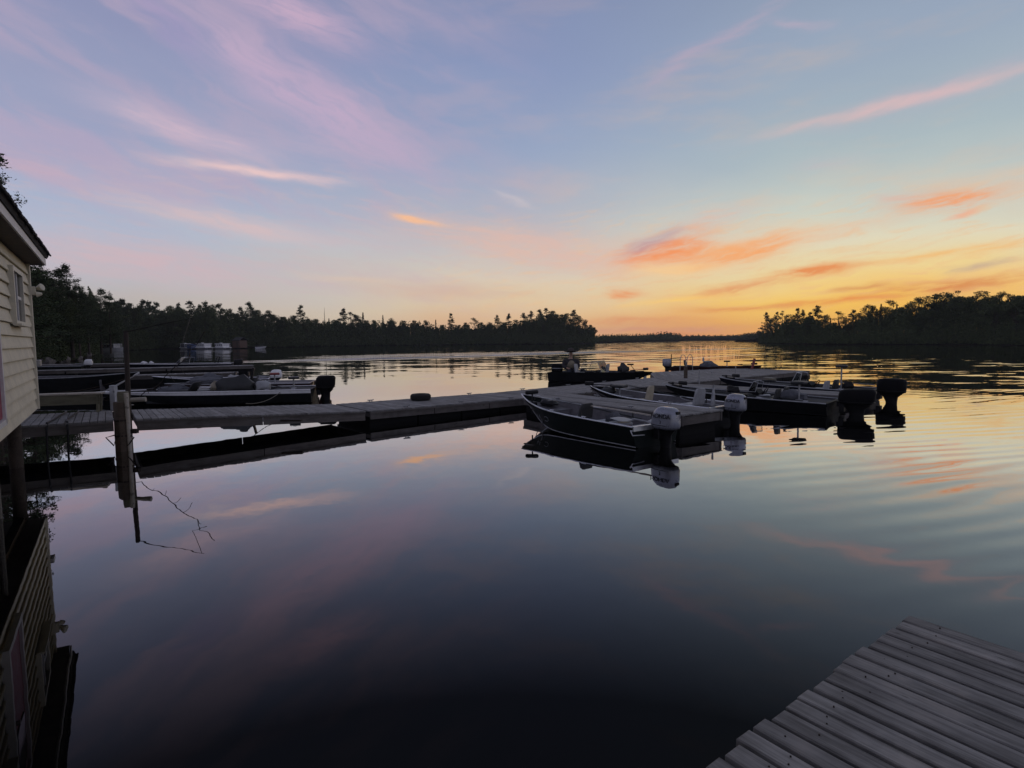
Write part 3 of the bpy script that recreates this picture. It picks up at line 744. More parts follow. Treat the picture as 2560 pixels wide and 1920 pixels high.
def snag():
    g = G(); g.tube([(0, 0, -.5), (.1, 0, 7), (.05, .1, HT)], [.2, .13, .03], 6)
    for z, a, l in ((8, 1, .9), (9.6, 3, .7), (10.8, 5, .8), (12.2, 2, .5), (11.5, 4.2, .4)):
        g.tube([(.06, 0, z), (math.cos(a) * l, math.sin(a) * l, z + .3)], [.03, .01], 4)
    return g.mesh('trunk', M_BARK), None
VAR = {}
for fine in (0, 1):
    VAR['pine', fine] = [pine(11 + i, fine) for i in range(5)]
    VAR['oak', fine] = [broad(31 + i, fine) for i in range(4)]
    VAR['spruce', fine] = [spruce(51 + i, fine) for i in range(2)]
    VAR['wispy', fine] = [broad(71 + i, fine, True) for i in range(4)]
    VAR['snag', fine] = [snag()]
TREE_TXT = {
    ('pine', 'L'): ('pine_tree', 'dark layered white pine standing above the forest edge on the left shore', 'white pines along the left shore'),
    ('oak', 'L'): ('broadleaf_tree', 'dark rounded leafy tree in the forest edge on the left shore', 'leafy trees along the left shore'),
    ('spruce', 'L'): ('spruce_tree', 'narrow pointed spruce poking out of the left shore tree line', 'spruces along the left shore'),
    ('wispy', 'L'): ('birch_tree', 'thin crowned airy tree showing sky between its limbs on the left shore', 'airy trees along the left shore'),
    ('pine', 'R'): ('pine_tree', 'black silhouetted pine against the orange glow on the right shore', 'pines along the right shore'),
    ('oak', 'R'): ('broadleaf_tree', 'black rounded leafy tree against the sunset on the right shore', 'leafy trees along the right shore'),
    ('spruce', 'R'): ('spruce_tree', 'slim pointed spruce silhouetted against the sunset on the right shore', 'spruces along the right shore'),
    ('wispy', 'R'): ('birch_tree', 'tall airy tree with lacy backlit crown on the right shore ridge', 'airy trees along the right shore'),
    ('pine', 'N'): ('pine_tree', 'pine close behind the boathouse', 'pines close behind the boathouse'),
    ('pine', 'B'): ('pine_tree', 'pine in the wood on the bank behind the boathouse', 'trees on the bank behind the boathouse'),
    ('oak', 'B'): ('broadleaf_tree', 'leafy tree in the wood on the bank behind the boathouse', 'trees on the bank behind the boathouse'),
    ('snag', 'L'): ('dead_tree', 'bare dead spar rising above the left shore tree line', None),
}
def plant(k, x, y, h, side, label=None, z0=None):
    d = math.hypot(x, y); fine = 1 if d < 150 else 0
    nm, lab, grp = TREE_TXT[k, side]
    base = 0.9 if z0 is None else z0
    if label: lab = label
    tr, cr = rnd.choice(VAR[k, fine])
    t = thing(nm, lab, 'tree', (x, y, base), rnd.uniform(0, 6.28), grp)
    s = (h - base) / HT; w = s * rnd.uniform(1.0, 1.35)
    for me in (tr, cr):
        if me is None: continue
        o = bpy.data.objects.new(me.name.split('.')[0], me); COL.objects.link(o); o.parent = t; o.scale = (w, w, s)
for k, x, y, h, side, lab in TREES: plant(k, x, y, h, side, lab)
# second row that thickens the wood behind and below the skyline
for path, side, n in ((BANK_L, 'L', 95), (BANK_R, 'R', 60)):
    for i in range(n):
        q = rnd.uniform(0, len(path) - 1.001); j = int(q); f = q - j
        a, b = path[j], path[j + 1]
        x, y, h = (a[m] + (b[m] - a[m]) * f for m in range(3))
        dd = math.hypot(x, y); off = rnd.uniform(2.5, 9)
        plant(rnd.choice(['oak', 'oak', 'oak', 'pine']), x + x / dd * off, y + y / dd * off, h * rnd.uniform(.74, 1.0), side)

def undergrowth(name, path, layers, seed, label=None, lo=0.30, hi=1.0, smul=1.0, depth=9.0, core=True):
    rs = np.random.RandomState(seed); P = np.array(path, float); V = []
    for a, b in zip(P[:-1], P[1:]):
        d = np.hypot(*((a + b) / 2)[:2]); ln = np.hypot(*(b - a)[:2]); h = (a[2] + b[2]) / 2
        s = np.clip(.0021 * d, .14, 1.2) * smul
        tang = (b - a)[:2] / (ln + 1e-6); rad = ((a + b) / 2)[:2] / d
        eff = max(ln * abs(tang[0] * rad[1] - tang[1] * rad[0]), ln * .35)
        n = int(layers * eff * h / (s * s * .42)) + 20
        t = rs.uniform(-.05, 1.05, n); off = rs.uniform(0, 1, n) ** 1.2
        bumps = .8 + .25 * np.sin(t * ln * .9 + a[0]) + .2 * rs.normal(size=n)
        zmax = np.clip(h * (lo + (hi - lo) * np.minimum(1, off * 1.8)) * bumps, .5, h * .98)
        z = .25 + (zmax - .25) * rs.uniform(0, 1, n) ** .8
        c = np.stack([a[0] + (b[0] - a[0]) * t + rad[0] * off * depth, a[1] + (b[1] - a[1]) * t + rad[1] * off * depth, z], 1)
        V.append(tri_cloud(c, np.full(n, s), rs))
        if core:
            m = max(2, int(ln / 2)); k0 = depth * 1.0
            for i in range(m):
                q0, q1 = a + (b - a) * (i / m), a + (b - a) * ((i + 1) / m)
                w0 = np.array([q0[0] + rad[0] * k0, q0[1] + rad[1] * k0]); w1 = np.array([q1[0] + rad[0] * k0, q1[1] + rad[1] * k0])
                hh = h * rs.uniform(.68, .82)
                A, B = np.array([*w0, -.2]), np.array([*w1, -.2]); Cc, Dd = np.array([*w1, hh]), np.array([*w0, hh])
                mid = (Cc + Dd) / 2 + np.array([0, 0, h * .1])
                V.append(np.array([A, B, Cc, A, Cc, Dd, Dd, Cc, mid]))
    me = np_mesh(name, np.vstack(V), M_OAK)
    o = bpy.data.objects.new(name, me); COL.objects.link(o); kind(o, 'stuff')
    o['label'] = label
undergrowth('forest_undergrowth', BANK_L, 4.0, 5, 'dark undergrowth massed along the left shore', smul=.85)
undergrowth('forest_undergrowth', BANK_R, 4.0, 6, 'black undergrowth massed along the right shore', smul=.68)
# the wood goes on along both shores beyond the picture's edges
NEAR_L = [(-24, 8, 7.0), (-30, 22, 8.0), (-44, 40, 9.0), (-58, 56, 9.5)]
FAR_R = [(131, 124, 14.0), (136, 96, 14.0), (140, 60, 13.0), (138, 20, 13.0)]
undergrowth('forest_undergrowth', NEAR_L, 2.2, 15, 'dark undergrowth on the bank behind the boathouse', smul=1.6)
undergrowth('forest_undergrowth', FAR_R, 2.2, 16, 'black undergrowth farther along the right shore', smul=1.2)
for i in range(16):
    q = rnd.uniform(0, 2.99); j = int(q); f = q - j
    a, b = NEAR_L[j], NEAR_L[j + 1]
    plant(rnd.choice(['oak', 'pine', 'oak']), a[0] + (b[0] - a[0]) * f - rnd.uniform(3, 12), a[1] + (b[1] - a[1]) * f, rnd.uniform(7, 9.5), 'B')
for i in range(14):
    q = rnd.uniform(0, 2.99); j = int(q); f = q - j
    a, b = FAR_R[j], FAR_R[j + 1]
    plant(rnd.choice(['oak', 'pine', 'wispy']), a[0] + (b[0] - a[0]) * f + rnd.uniform(3, 9), a[1] + (b[1] - a[1]) * f, rnd.uniform(12, 16), 'R')
undergrowth('far_forest', FAR_A, 3.5, 8, 'low distant forest on the far shore', .6, 1.0, .8, 14)
undergrowth('far_forest', FAR_B, 3.5, 9, 'faint farthest tree line beyond the lake', .6, 1.0, .8, 14)

# rocks along the near left bank
g = G(); me_rock = []
for i in range(4):
    rs = np.random.RandomState(90 + i); gg = G(); gg.ell((0, 0, 0), (.5, .42, .3), 9, 6)
    gg.v = [tuple(np.array(v) * rs.uniform(.8, 1.2)) for v in gg.v]; me_rock.append(gg.mesh('shore_rock', M_ROCK))
for i in range(34):
    q = rnd.uniform(3.6, 8.4); j = int(q); f = q - j
    a, b = PATH_L[j], PATH_L[j + 1]
    x, y = a[0] + (b[0] - a[0]) * f, a[1] + (b[1] - a[1]) * f
    o = bpy.data.objects.new('shore_rock', me_rock[i % 4]); COL.objects.link(o)
    s = rnd.uniform(.6, 1.9); o.scale = (s, s, s * rnd.uniform(.8, 1.2)); o.rotation_euler = (0, 0, rnd.uniform(0, 6))
    o.location = (x - rnd.uniform(0, 1.6), y + rnd.uniform(-.4, .4), rnd.uniform(.05, .35))
    tag(o, 'grey boulder lying on the bank of the left shore', 'rock', 'boulders along the left bank')

# ---------------------------------------------------------------- boathouse
def build_house():
    rz = math.atan2(-.82, .57)
    T = thing('boathouse', 'cream clapboard boathouse with dark overhanging roof standing over the water at the left', 'boathouse', (-9.09, 10.95, 0), rz)
    Lh = 11.0; z0, z1 = 1.07, 3.79
    w = G().box((Lh / 2, -3.06, (z0 + z1) / 2), (Lh - .04, 6.0, z1 - z0)).out('wall', M_SIDING, T)
    n = 14; ph = (z1 - z0) / n
    for i in range(n):
        a, b = z0 + i * ph, z0 + (i + 1) * ph
        yb, yt = 0.0, -.036
        prof = [(yb - .008, a - .006), (yb, a), (yb - .004, a + .03), (yt + .008, a + ph * .72), (yt, b - .004), (-.058, b - .004), (-.058, a + .012)]
        g = G(); g.loft([[Vector((x, y, z)) for y, z in prof] for x in (.07, Lh)])
        g.out('siding_board', M_SIDING, w)
    # end wall seen edge on
    for i in range(n):
        a = z0 + i * ph
        G().box((-.012, -3.06, a + ph * .5), (.02, 5.9, ph * .94)).out('siding_board', M_SIDING, w)
    G().box((.03, -.012, (z0 + z1) / 2), (.10, .07, z1 - z0 + .02)).out('corner_trim', M_TRIM, T)
    # window near the corner
    def window(x0, x1, a, b):
        f = G()
        for cx, cz, sx, sz in (((x0 + x1) / 2, b + .035, x1 - x0 + .16, .07), ((x0 + x1) / 2, a - .03, x1 - x0 + .16, .06), (x0 - .04, (a + b) / 2, .08, b - a), (x1 + .04, (a + b) / 2, .08, b - a)):
            f.box((cx, .012, cz), (sx, .075, sz))
        fr = f.out('window', M_TRIM, T)
        xm = (x0 + x1) / 2
        G().box((xm, -.005, (a + b) / 2), (x1 - x0, .02, b - a)).out('pane', M_PANE, fr)
        G().box((xm, .008, (a + b) / 2), (.05, .03, b - a)).out('mullion', M_WHTRIM, fr)
        G().box(((x0 + xm) / 2, .006, a + (b - a) * .5), ((x1 - x0) / 2 - .05, .028, .05)).out('mullion', M_WHTRIM, fr)
        G().box((xm, .055, a - .065), (x1 - x0 + .2, .10, .03)).out('sill', M_TRIM, fr)
    window(1.58, 2.58, 2.66, 3.42)
    window(5.9, 6.9, 2.5, 3.4)
    # crimson door with pale casing
    d = G().box((4.97, .0, 2.30), (.98, .05, 1.9)).out('door', M_CRIMSON, T)
    f = G()
    for cx, cz, sx, sz in ((4.43, 2.28, .09, 2.04), (5.51, 2.28, .09, 2.04), (4.97, 3.29, 1.17, .09), (4.97, 1.30, 1.17, .07)):
        f.box((cx, .018, cz), (sx, .08, sz))
    f.out('door_casing', M_WHTRIM, d)
    G().box((4.97, .032, 2.78), (.62, .02, .62)).out('pane', M_PANE, d)
    G().tube([(5.35, .03, 2.25), (5.35, .07, 2.25), (5.35, .09, 2.25)], .03, 8).out('handle', M_STEEL, d)
    # roof
    ov = .25; xs, xe = -.20, Lh + .2
    rf = G()
    prof = [(ov + .02, 3.93), (ov + .05, 3.99), (-3.06, 5.55), (-6.4, 3.99), (-6.37, 3.93), (-3.06, 5.45)]
    rf.loft([[Vector((x, y, z)) for y, z in prof] for x in (xs, xe)])
    roof = rf.out('roof', M_ROOF, T)
    r2 = random.Random(3)
    for row in range(7):                      # rows of curling shingle tabs, three high at the eave
        y = ov + .075 - row * .16; z = 3.985 + row * .075
        x = xs - .01
        while x < 6.5:
            wd = r2.uniform(.16, .24)
            G().box((x + wd / 2, y - .09, z + .055 + r2.uniform(-.006, .012)), (wd - .012, .23, .022), rx=R(-25) + r2.uniform(-.06, .03)).out('shingle', M_ROOF, roof)
            x += wd
    G().box(((xs + xe) / 2, ov - .012, 3.865), (xe - xs, .026, .12)).out('fascia', M_WHTRIM, T)
    G().box((xs - .012, -3.06, 3.90), (.024, 6.5, .16)).out('barge_board', M_WHTRIM, T)
    x = xs + .01
    for i in range(24):                       # soffit boards under the overhang
        wd = (xe - xs) / 24
        G().box((xs + (i + .5) * wd, ov / 2 - .08, 3.806), (wd - .006, ov + .10, .02)).out('soffit_board', M_SOFFIT, T)
    # floodlight on the corner
    fl = G().cbox((.0, .05, 3.30), (.10, .07, .16)).out('floodlight', M_TRIM, T)
    h = G(); h.lathe([(.022, -.06), (.036, -.035), (.06, .03), (.07, .06), (.06, .07)], 16, (-.05, .13, 3.36), Matrix.Rotation(R(60), 4, 'Y') @ Matrix.Rotation(R(-55), 4, 'X'))
    h.out('lamp_head', M_TRIM, fl, smooth=True)
    G().lathe([(.018, -.05), (.034, -.025), (.055, .04), (.048, .048)], 14, (.02, .13, 3.24), Matrix.Rotation(R(100), 4, 'X')).out('lamp_head', M_TRIM, fl, smooth=True)
    G().cbox((-.10, .02, 1.93), (.30, .12, .115)).out('electrical_box', M_STEEL, T)
    # supporting posts and floor beam
    for x in (.25, 3.6, 7.2):
        for y in (-.35, -5.6):
            G().tube([(x, y, -.6), (x, y, 1.0)], .11, 10).out('support_post', M_OLDWOOD, T, smooth=True)
    for y in (-.35, -5.6):
        G().box((Lh / 2, y, 1.0), (Lh, .14, .13)).out('floor_beam', M_OLDWOOD, T)
    G().tube([(4.2, -.12, -.5), (4.2, -.12, 1.05)], .035, 8).out('drain_pipe', M_ROPE, T)
build_house()

# ---------------------------------------------------------------- docks
def lerp2(a, b, t): return (a[0] + (b[0] - a[0]) * t, a[1] + (b[1] - a[1]) * t)
def plank_obj(p0, p1, q0, q1, z, th, mat, T, root, z1=None, name='plank', ch=.006, tw=0.0):
    """board whose long axis goes from edge p (p0-p1) to edge q (q0-q1)"""
    z1 = z if z1 is None else z1
    pm = Vector(((p0[0] + p1[0]) / 2, (p0[1] + p1[1]) / 2, 0)); qm = Vector(((q0[0] + q1[0]) / 2, (q0[1] + q1[1]) / 2, 0))
    c = (pm + qm) / 2; d = (qm - pm); a = math.atan2(d.y, d.x); ca, sa = math.cos(-a), math.sin(-a)
    def loc(p): x, y = p[0] - c.x, p[1] - c.y; return (x * ca - y * sa, x * sa + y * ca)
    A, B, Cc, D = loc(p0), loc(q0), loc(q1), loc(p1)          # around
    if (B[0] - A[0]) * (D[1] - A[1]) - (B[1] - A[1]) * (D[0] - A[0]) < 0: A, B, Cc, D = D, Cc, B, A
    ctr = ((A[0] + Cc[0]) / 2, (A[1] + Cc[1]) / 2)
    def ins(p, k): return (p[0] - math.copysign(min(k, abs(p[0])), p[0]), p[1] - math.copysign(min(k, abs(p[1])), p[1]))
    r = [A, B, Cc, D]
    rings = [[Vector((*p, -th)) for p in r], [Vector((*p, -ch)) for p in r], [Vector((*ins(p, ch), 0)) for p in r]]
    g = G(); g.loft(rings)
    o = g.out(name, mat, T)
    o.location = (c.x - root[0], c.y - root[1], z); o.rotation_euler = (tw, tw * .12, a)
    return o
def dock(name, label, FL, FR, BL, BR, zL, zR, n, cat='dock', group=None, mat=None, lengthwise=False, gap=.010, jit=.0, th=.038, fh=.2, fpieces=2,
         floats=None, fmat=None, over=.03, zj=.003, rail=True, sides=(1, 1, 1, 1), cleats=0):
    mat = mat or M_DECK; fmat = fmat or M_FASC
    root = ((FL[0] + FR[0] + BL[0] + BR[0]) / 4, (FL[1] + FR[1] + BL[1] + BR[1]) / 4)
    T = thing(name, label, cat, (root[0], root[1], 0), 0, group)
    r2 = random.Random(int(abs(FL[0] * 71 + FL[1] * 13) * 10))
    Lw = math.hypot(FR[0] - FL[0], FR[1] - FL[1]); Bw = math.hypot(BL[0] - FL[0], BL[1] - FL[1])
    zt = lambda t: zL + (zR - zL) * t
    if not lengthwise:
        for i in range(n):
            g0 = gap * r2.uniform(.5, 1.5) / Lw
            t0, t1 = i / n + g0 / 2, (i + 1) / n - g0 / 2
            e = jit * r2.uniform(-1, 1) / Bw
            p0, p1 = lerp2(lerp2(FL, FR, t0), lerp2(BL, BR, t0), e), lerp2(lerp2(FL, FR, t1), lerp2(BL, BR, t1), e)
            q0, q1 = lerp2(BL, BR, t0), lerp2(BL, BR, t1)
            plank_obj(p0, p1, q0, q1, zt((i + .5) / n) + r2.uniform(-zj, zj), th, mat, T, root, tw=r2.uniform(-zj, zj) * 4)
    else:
        for i in range(n):
            g0 = gap * r2.uniform(.5, 1.5) / Bw
            t0, t1 = i / n + g0 / 2, (i + 1) / n - g0 / 2
            p0, p1 = lerp2(FL, BL, t0), lerp2(FL, BL, t1); q0, q1 = lerp2(FR, BR, t0), lerp2(FR, BR, t1)
            plank_obj(p0, p1, q0, q1, (zL + zR) / 2 + r2.uniform(-zj, zj), th, mat, T, root)
    def board(a, b, za, zb, inset_dir, nm='fascia_board', h=fh, thick=.045, drop=0.0, m2=None):
        d = Vector((b[0] - a[0], b[1] - a[1], 0)); L = d.length; an = math.atan2(d.y, d.x)
        g = G(); hz = h / 2
        dz = (zb - za) / 2
        vs = []
        for x, zz in ((-L / 2, -dz), (L / 2, dz)):
            for y in (-thick / 2, thick / 2): vs += [(x, y, zz - hz), (x, y, zz + hz)]
        g.add(vs, [(0, 1, 3, 2), (4, 6, 7, 5), (0, 4, 5, 1), (2, 3, 7, 6), (1, 5, 7, 3), (0, 2, 6, 4)])
        o = g.out(nm, m2 or fmat, T)
        o.location = ((a[0] + b[0]) / 2 - root[0] + inset_dir[0], (a[1] + b[1]) / 2 - root[1] + inset_dir[1], (za + zb) / 2 - th - .003 - hz - drop)
        o.rotation_euler = (0, 0, an); return o
    def inward(a, b, other, k):
        m = ((a[0] + b[0]) / 2, (a[1] + b[1]) / 2); d = Vector((other[0] - m[0], other[1] - m[1])); e = Vector((b[0] - a[0], b[1] - a[1])).normalized()
        d = d - e * d.dot(e); d = d.normalized(); return (d.x * k, d.y * k)
    mid = root
    for k in range(fpieces):
        for (a, b), on in (((FL, FR), sides[0]), ((BL, BR), sides[1])):
            if not on: continue
            t0, t1 = k / fpieces + .002, (k + 1) / fpieces - .002
            board(lerp2(a, b, t0), lerp2(a, b, t1), zt(t0), zt(t1), inward(a, b, mid, over + .024))
    if sides[2]: board(lerp2(FL, BL, .03), lerp2(FL, BL, .97), zL, zL, inward(FL, BL, mid, over + .03), h=fh * .96)
    if sides[3]: board(lerp2(FR, BR, .03), lerp2(FR, BR, .97), zR, zR, inward(FR, BR, mid, over + .03), h=fh * .96)
    if rail:
        board(lerp2(FL, FR, .002), lerp2(FL, FR, .998), zL, zR, inward(FL, FR, mid, over - .012), nm='rub_strip', h=.035, thick=.022)
    ru = .05 / Bw; cu = [lerp2(lerp2(FL, FR, t), lerp2(BL, BR, t), q) for t, q in ((.004, ru), (.996, ru), (.996, 1 - ru), (.004, 1 - ru))]
    zz = [zL, zR, zR, zL]
    g = G(); g.loft([[Vector((p[0] - root[0], p[1] - root[1], z - th - k)) for p, z in zip(cu, zz)] for k in (.028, .008)])
    g.out('gap_light_blocker', M_FLOAT, T)  # added dark sheet, keeps sky light from showing through the plank gaps
    if cleats:
        for k in range(cleats):
            for edge, oth in ((FL, FR), (BL, BR)):
                t = (k + .5) / cleats; p = lerp2(edge, oth, t); q = lerp2(p, root, .12 / max(.3, math.hypot(p[0] - root[0], p[1] - root[1])))
                x, y, z = q[0] - root[0], q[1] - root[1], zt(t)
                dx, dy = (oth[0] - edge[0]) / Lw, (oth[1] - edge[1]) / Lw
                g = G(); g.tube([(x - dx * .11, y - dy * .11, z + .055), (x - dx * .05, y - dy * .05, z + .045), (x + dx * .05, y + dy * .05, z + .045), (x + dx * .11, y + dy * .11, z + .055)], [.012, .018, .018, .012], 6)
                for s_ in (-.04, .04): g.tube([(x + dx * s_, y + dy * s_, z - .002), (x + dx * s_, y + dy * s_, z + .045)], .013, 6)
                g.out('dock_cleat', M_STEEL, T, smooth=True)
    if floats:
        t0, t1 = floats; m0 = 4
        for k in range(m0):
            a0, a1 = t0 + (t1 - t0) * (k / m0) + .004, t0 + (t1 - t0) * ((k + 1) / m0) - .004
            ins = .12 / Bw
            c4 = [lerp2(lerp2(FL, FR, t), lerp2(BL, BR, t), s) for t, s in ((a0, ins), (a1, ins), (a1, 1 - ins), (a0, 1 - ins))]
            zb = (zt((a0 + a1) / 2) - th - fh * .7)
            g = G(); g.loft([[Vector((p[0] - root[0], p[1] - root[1], -.3)) for p in c4], [Vector((p[0] - root[0], p[1] - root[1], zb)) for p in c4]])
            g.out('float', M_FLOAT, T)
    return T

dock('dock_section', 'grey plank dock section beside the boathouse corner, ending at the round piling', (-10.35, 10.75), (-8.42, 12.03), (-11.75, 12.75), (-9.62, 13.72), .69, .68, 17, group='planked main dock', fpieces=1)
S2 = dock('dock_section', 'long sloping gangway of grey planks from the piling down to the floating dock', (-8.12, 12.30), (-3.92, 15.28), (-9.38, 14.02), (-5.42, 17.08), .665, .435, 37, group='planked main dock', fpieces=2, fh=.22)
G().box((0, 0, 0), (.5, .1, .05)).out('hinge_plate', M_RUST, S2).location = (1.35, -.85, .40)
dock('dock_section', 'floating dock section carrying the old tyre', (-3.82, 15.38), (.86, 19.40), (-5.30, 17.16), (-.72, 21.10), .425, .365, 44, group='planked main dock', cleats=3, floats=(0.0, 1), fpieces=3)
dock('dock_section', 'floating dock section where the boat carrying the person in the hat lies', (.90, 19.44), (7.30, 24.90), (-.68, 21.14), (7.10, 28.85), .365, .36, 60, group='planked main dock', cleats=4, floats=(0.0, 1), fpieces=3)
dock('dock_section', 'farthest floating dock section reaching out to the right with the ladder beside it', (7.36, 24.95), (17.55, 33.75), (7.16, 28.90), (15.40, 36.30), .36, .36, 94, group='planked main dock', cleats=5, floats=(0, 1), fpieces=4)
dock('dock_section', 'low outer platform behind the far dock where the low bass boat lies', (7.22, 29.0), (15.36, 36.36), (8.1, 33.7), (14.9, 38.0), .34, .34, 56, group='planked main dock', floats=(0, 1), fpieces=3)
ux, uy = -.593, .805
dock('finger_dock', 'weathered finger dock between the two aluminium boats with white outboards', (3.95, 13.25), (3.95 + ux * 6.1, 13.25 + uy * 6.1), (5.27, 14.22), (5.27 + ux * 6.0, 14.22 + uy * 6.0), .54, .52, 12, group='finger docks on the right', lengthwise=True, cleats=2,
     floats=(0.02, 1), fpieces=2, gap=.014, zj=.006, fh=.24)
dock('finger_dock', 'weathered finger dock between the two dark bass boats', (10.62, 18.35), (10.62 - .71 * 7, 18.35 + .70 * 7), (11.62, 19.35), (11.62 - .71 * 6.8, 19.35 + .70 * 6.8), .46, .42, 8, group='finger docks on the right', lengthwise=True,
     floats=(0.02, 1), fpieces=2, gap=.014, zj=.005)
# docks at the left
dock('jetty', 'long narrow grey jetty farthest out on the left behind the speedboat', (-40, 32.6), (-19.9, 44.3), (-40.6, 33.8), (-20.6, 45.5), .55, .5, 90, floats=(.05, 1), fpieces=4, group='jetties at the left')
dock('jetty', 'shorter jetty just behind the bass boats at the left', (-27, 29.0), (-16.3, 34.2), (-27.4, 30.0), (-16.8, 35.2), .5, .5, 70, floats=(.05, 1), fpieces=3, group='jetties at the left')
dock('jetty', 'jetty nearest the left bank with a small outboard boat behind it', (-52, 42.0), (-32.2, 49.6), (-52.4, 43.2), (-32.7, 50.8), .6, .55, 80, floats=(.05, 1), fpieces=3, group='jetties at the left')
# foreground dock the photographer stands on
e1 = (-.802, -.598); e2 = (.598, -.802); c0 = (2.43, 3.42)
FD = dock('near_dock', 'weathered grey board dock in the bottom right foreground', c0, (c0[0] + e1[0] * 4.7, c0[1] + e1[1] * 4.7), (c0[0] + e2[0] * 3.3, c0[1] + e2[1] * 3.3), (c0[0] + e1[0] * 4.7 + e2[0] * 3.3, c0[1] + e1[1] * 4.7 + e2[1] * 3.3), .6, .6, 38,
          mat=M_NEAR, gap=.023, jit=.02, th=.04, fpieces=2, rail=False, zj=.003, over=.05)
g = G(); r2 = random.Random(5)
for i in range(38):
    for off in (.16, 1.5):
        for q in ((.3, .7) if r2.random() < .5 else (.5,)):
            t = (i + q) / 38 * 4.7; o = off + r2.uniform(-.05, .05)
            x, y = c0[0] + e1[0] * t + e2[0] * o - FD.location[0], c0[1] + e1[1] * t + e2[1] * o - FD.location[1]
            g.lathe([(.004, .597), (.004, .6035), (.002, .6045)], 6, (x, y, 0))
kind(g.out('nail_heads', M_RUST, FD), 'stuff')
for t in (.5, 2.6, 4.4):
    for o in (.35, 2.9):
        x, y = c0[0] + e1[0] * t + e2[0] * o - FD.location[0], c0[1] + e1[1] * t + e2[1] * o - FD.location[1]
        G().tube([(x, y, -.8), (x, y, .55)], .08, 10).out('support_post', M_OLDWOOD, FD, smooth=True)

# ---------------------------------------------------------------- dock furniture
def piling(x, y, z, r, label, group=None, cut=True):
    T = thing('mooring_piling', label, 'piling', (x, y, 0), rnd.uniform(0, 3), group)
    g = G(); n = 14; rr = random.Random(int(x * 100))
    wob = [rr.uniform(.93, 1.06) for _ in range(n)]
    rings = []
    for zz, k in ((-.9, 1.03), (z * .3, 1.02), (z * .7, 1.0), (z - .03, .98), (z, .93)):
        rings.append([Vector((r * k * wob[j] * math.cos(2 * math.pi * j / n), r * k * wob[j] * math.sin(2 * math.pi * j / n), zz)) for j in range(n)])
    g.loft(rings).out('post', M_OLDWOOD, T, smooth=True); return T
mp = piling(-8.34, 12.2, 1.05, .155, 'brown round piling with a pale pole strapped to it in the gap of the dock')
mp.rotation_euler = (0, 0, 0)
G().tube([(.185, -.07, -.7), (.165, -.07, .4), (.15, -.07, 1.24)], .042, 9).out('pale_pole', M_PALEWOOD, mp, smooth=True)
G().tube([(-.03, .10, -.6), (-.03, .10, 1.2), (-.03, .10, 1.26)], [.12, .115, .10], 12).out('rear_post', M_BENCHWOOD, mp, smooth=True)
G().tube([(.17, .05, 1.08), (.46, .09, 1.09)], .05, 8).out('cross_arm', M_PALEWOOD, mp, smooth=True)
for z in (.33, .66):
    G().lathe([(.158, z - .02), (.165, z - .015), (.165, z + .015), (.158, z + .02)], 16).out('iron_band', M_RUST, mp, smooth=True)
for s in (-1, 1):
    G().tube([(s * .15, -.06, .34), (s * .30, -.12, .30), (s * .15, -.10, .12), (s * .15, -.06, .2)], .014, 5).out('iron_hook', M_RUST, mp)
G().box((.24, -.03, .42), (.16, .10, .09)).out('hinge_block', M_RUST, mp)

dk = thing('derrick_mast', 'dark thin steel mast with a sloping boom rising behind the piling', 'mast', (-8.95, 13.35, 0))
G().tube([(.12, -.25, -.6), (.05, -.1, 1.0), (-.25, .4, 2.58)], [.06, .055, .05], 10).out('mast_pipe', M_RUST, dk, smooth=True)
G().tube([(-.24, .38, 2.56), (.5, .4, 2.72), (1.35, .4, 2.88)], [.011, .009, .005], 6).out('boom', M_RUST, dk, smooth=True)
rr = random.Random(12); pts = []
for i in range(15):
    t = i / 14; pts.append((.10 + 1.55 * t + rr.uniform(-.05, .05), -.1 + .35 * t, .95 + 1.55 * t + rr.uniform(-.07, .07) - .25 * math.sin(t * 3.1)))
G().tube(pts, .010, 5).out('hoisting_chain', M_RUST, dk)
for i in (3, 5, 7, 9, 11):
    p = Vector(pts[i]); q = p + Vector((rr.uniform(.05, .3), 0, rr.uniform(-.22, .2)))
    G().tube([p, p.lerp(q, .5) + Vector((0, 0, .05)), q], .006, 4).out('chain_hook', M_RUST, dk)
G().tube([(1.3, .4, 2.87), (1.1, .38, 2.3), (1.5, .3, 2.15)], .007, 5).out('hanging_line', M_ROPE, dk)

bt = thing('dock_bench', 'long olive wooden bench standing on the dock by the boathouse corner', 'bench', (-10.55, 13.35, .68), R(20))
G().cbox((0, 0, .44), (1.7, .30, .04), .006).out('seat_board', M_PALEWOOD, bt)
G().box((0, -.12, .30), (1.62, .03, .22)).out('apron_board', M_BENCHWOOD, bt)
for s in (-1, 1):
    G().box((s * .76, -.10, .21), (.05, .07, .42), ry=s * .06).out('leg', M_BENCHWOOD, bt)
    G().box((s * .76, .10, .21), (.05, .07, .42), ry=s * .06).out('leg', M_BENCHWOOD, bt)
wp = G().cbox((0, 0, .30), (.125, .125, .60), .008).out('dock_post', M_GREYPOST); wp.location = (-9.60, 13.78, .69)
tag(wp, 'square pale grey post standing on the dock just left of the piling', 'post')

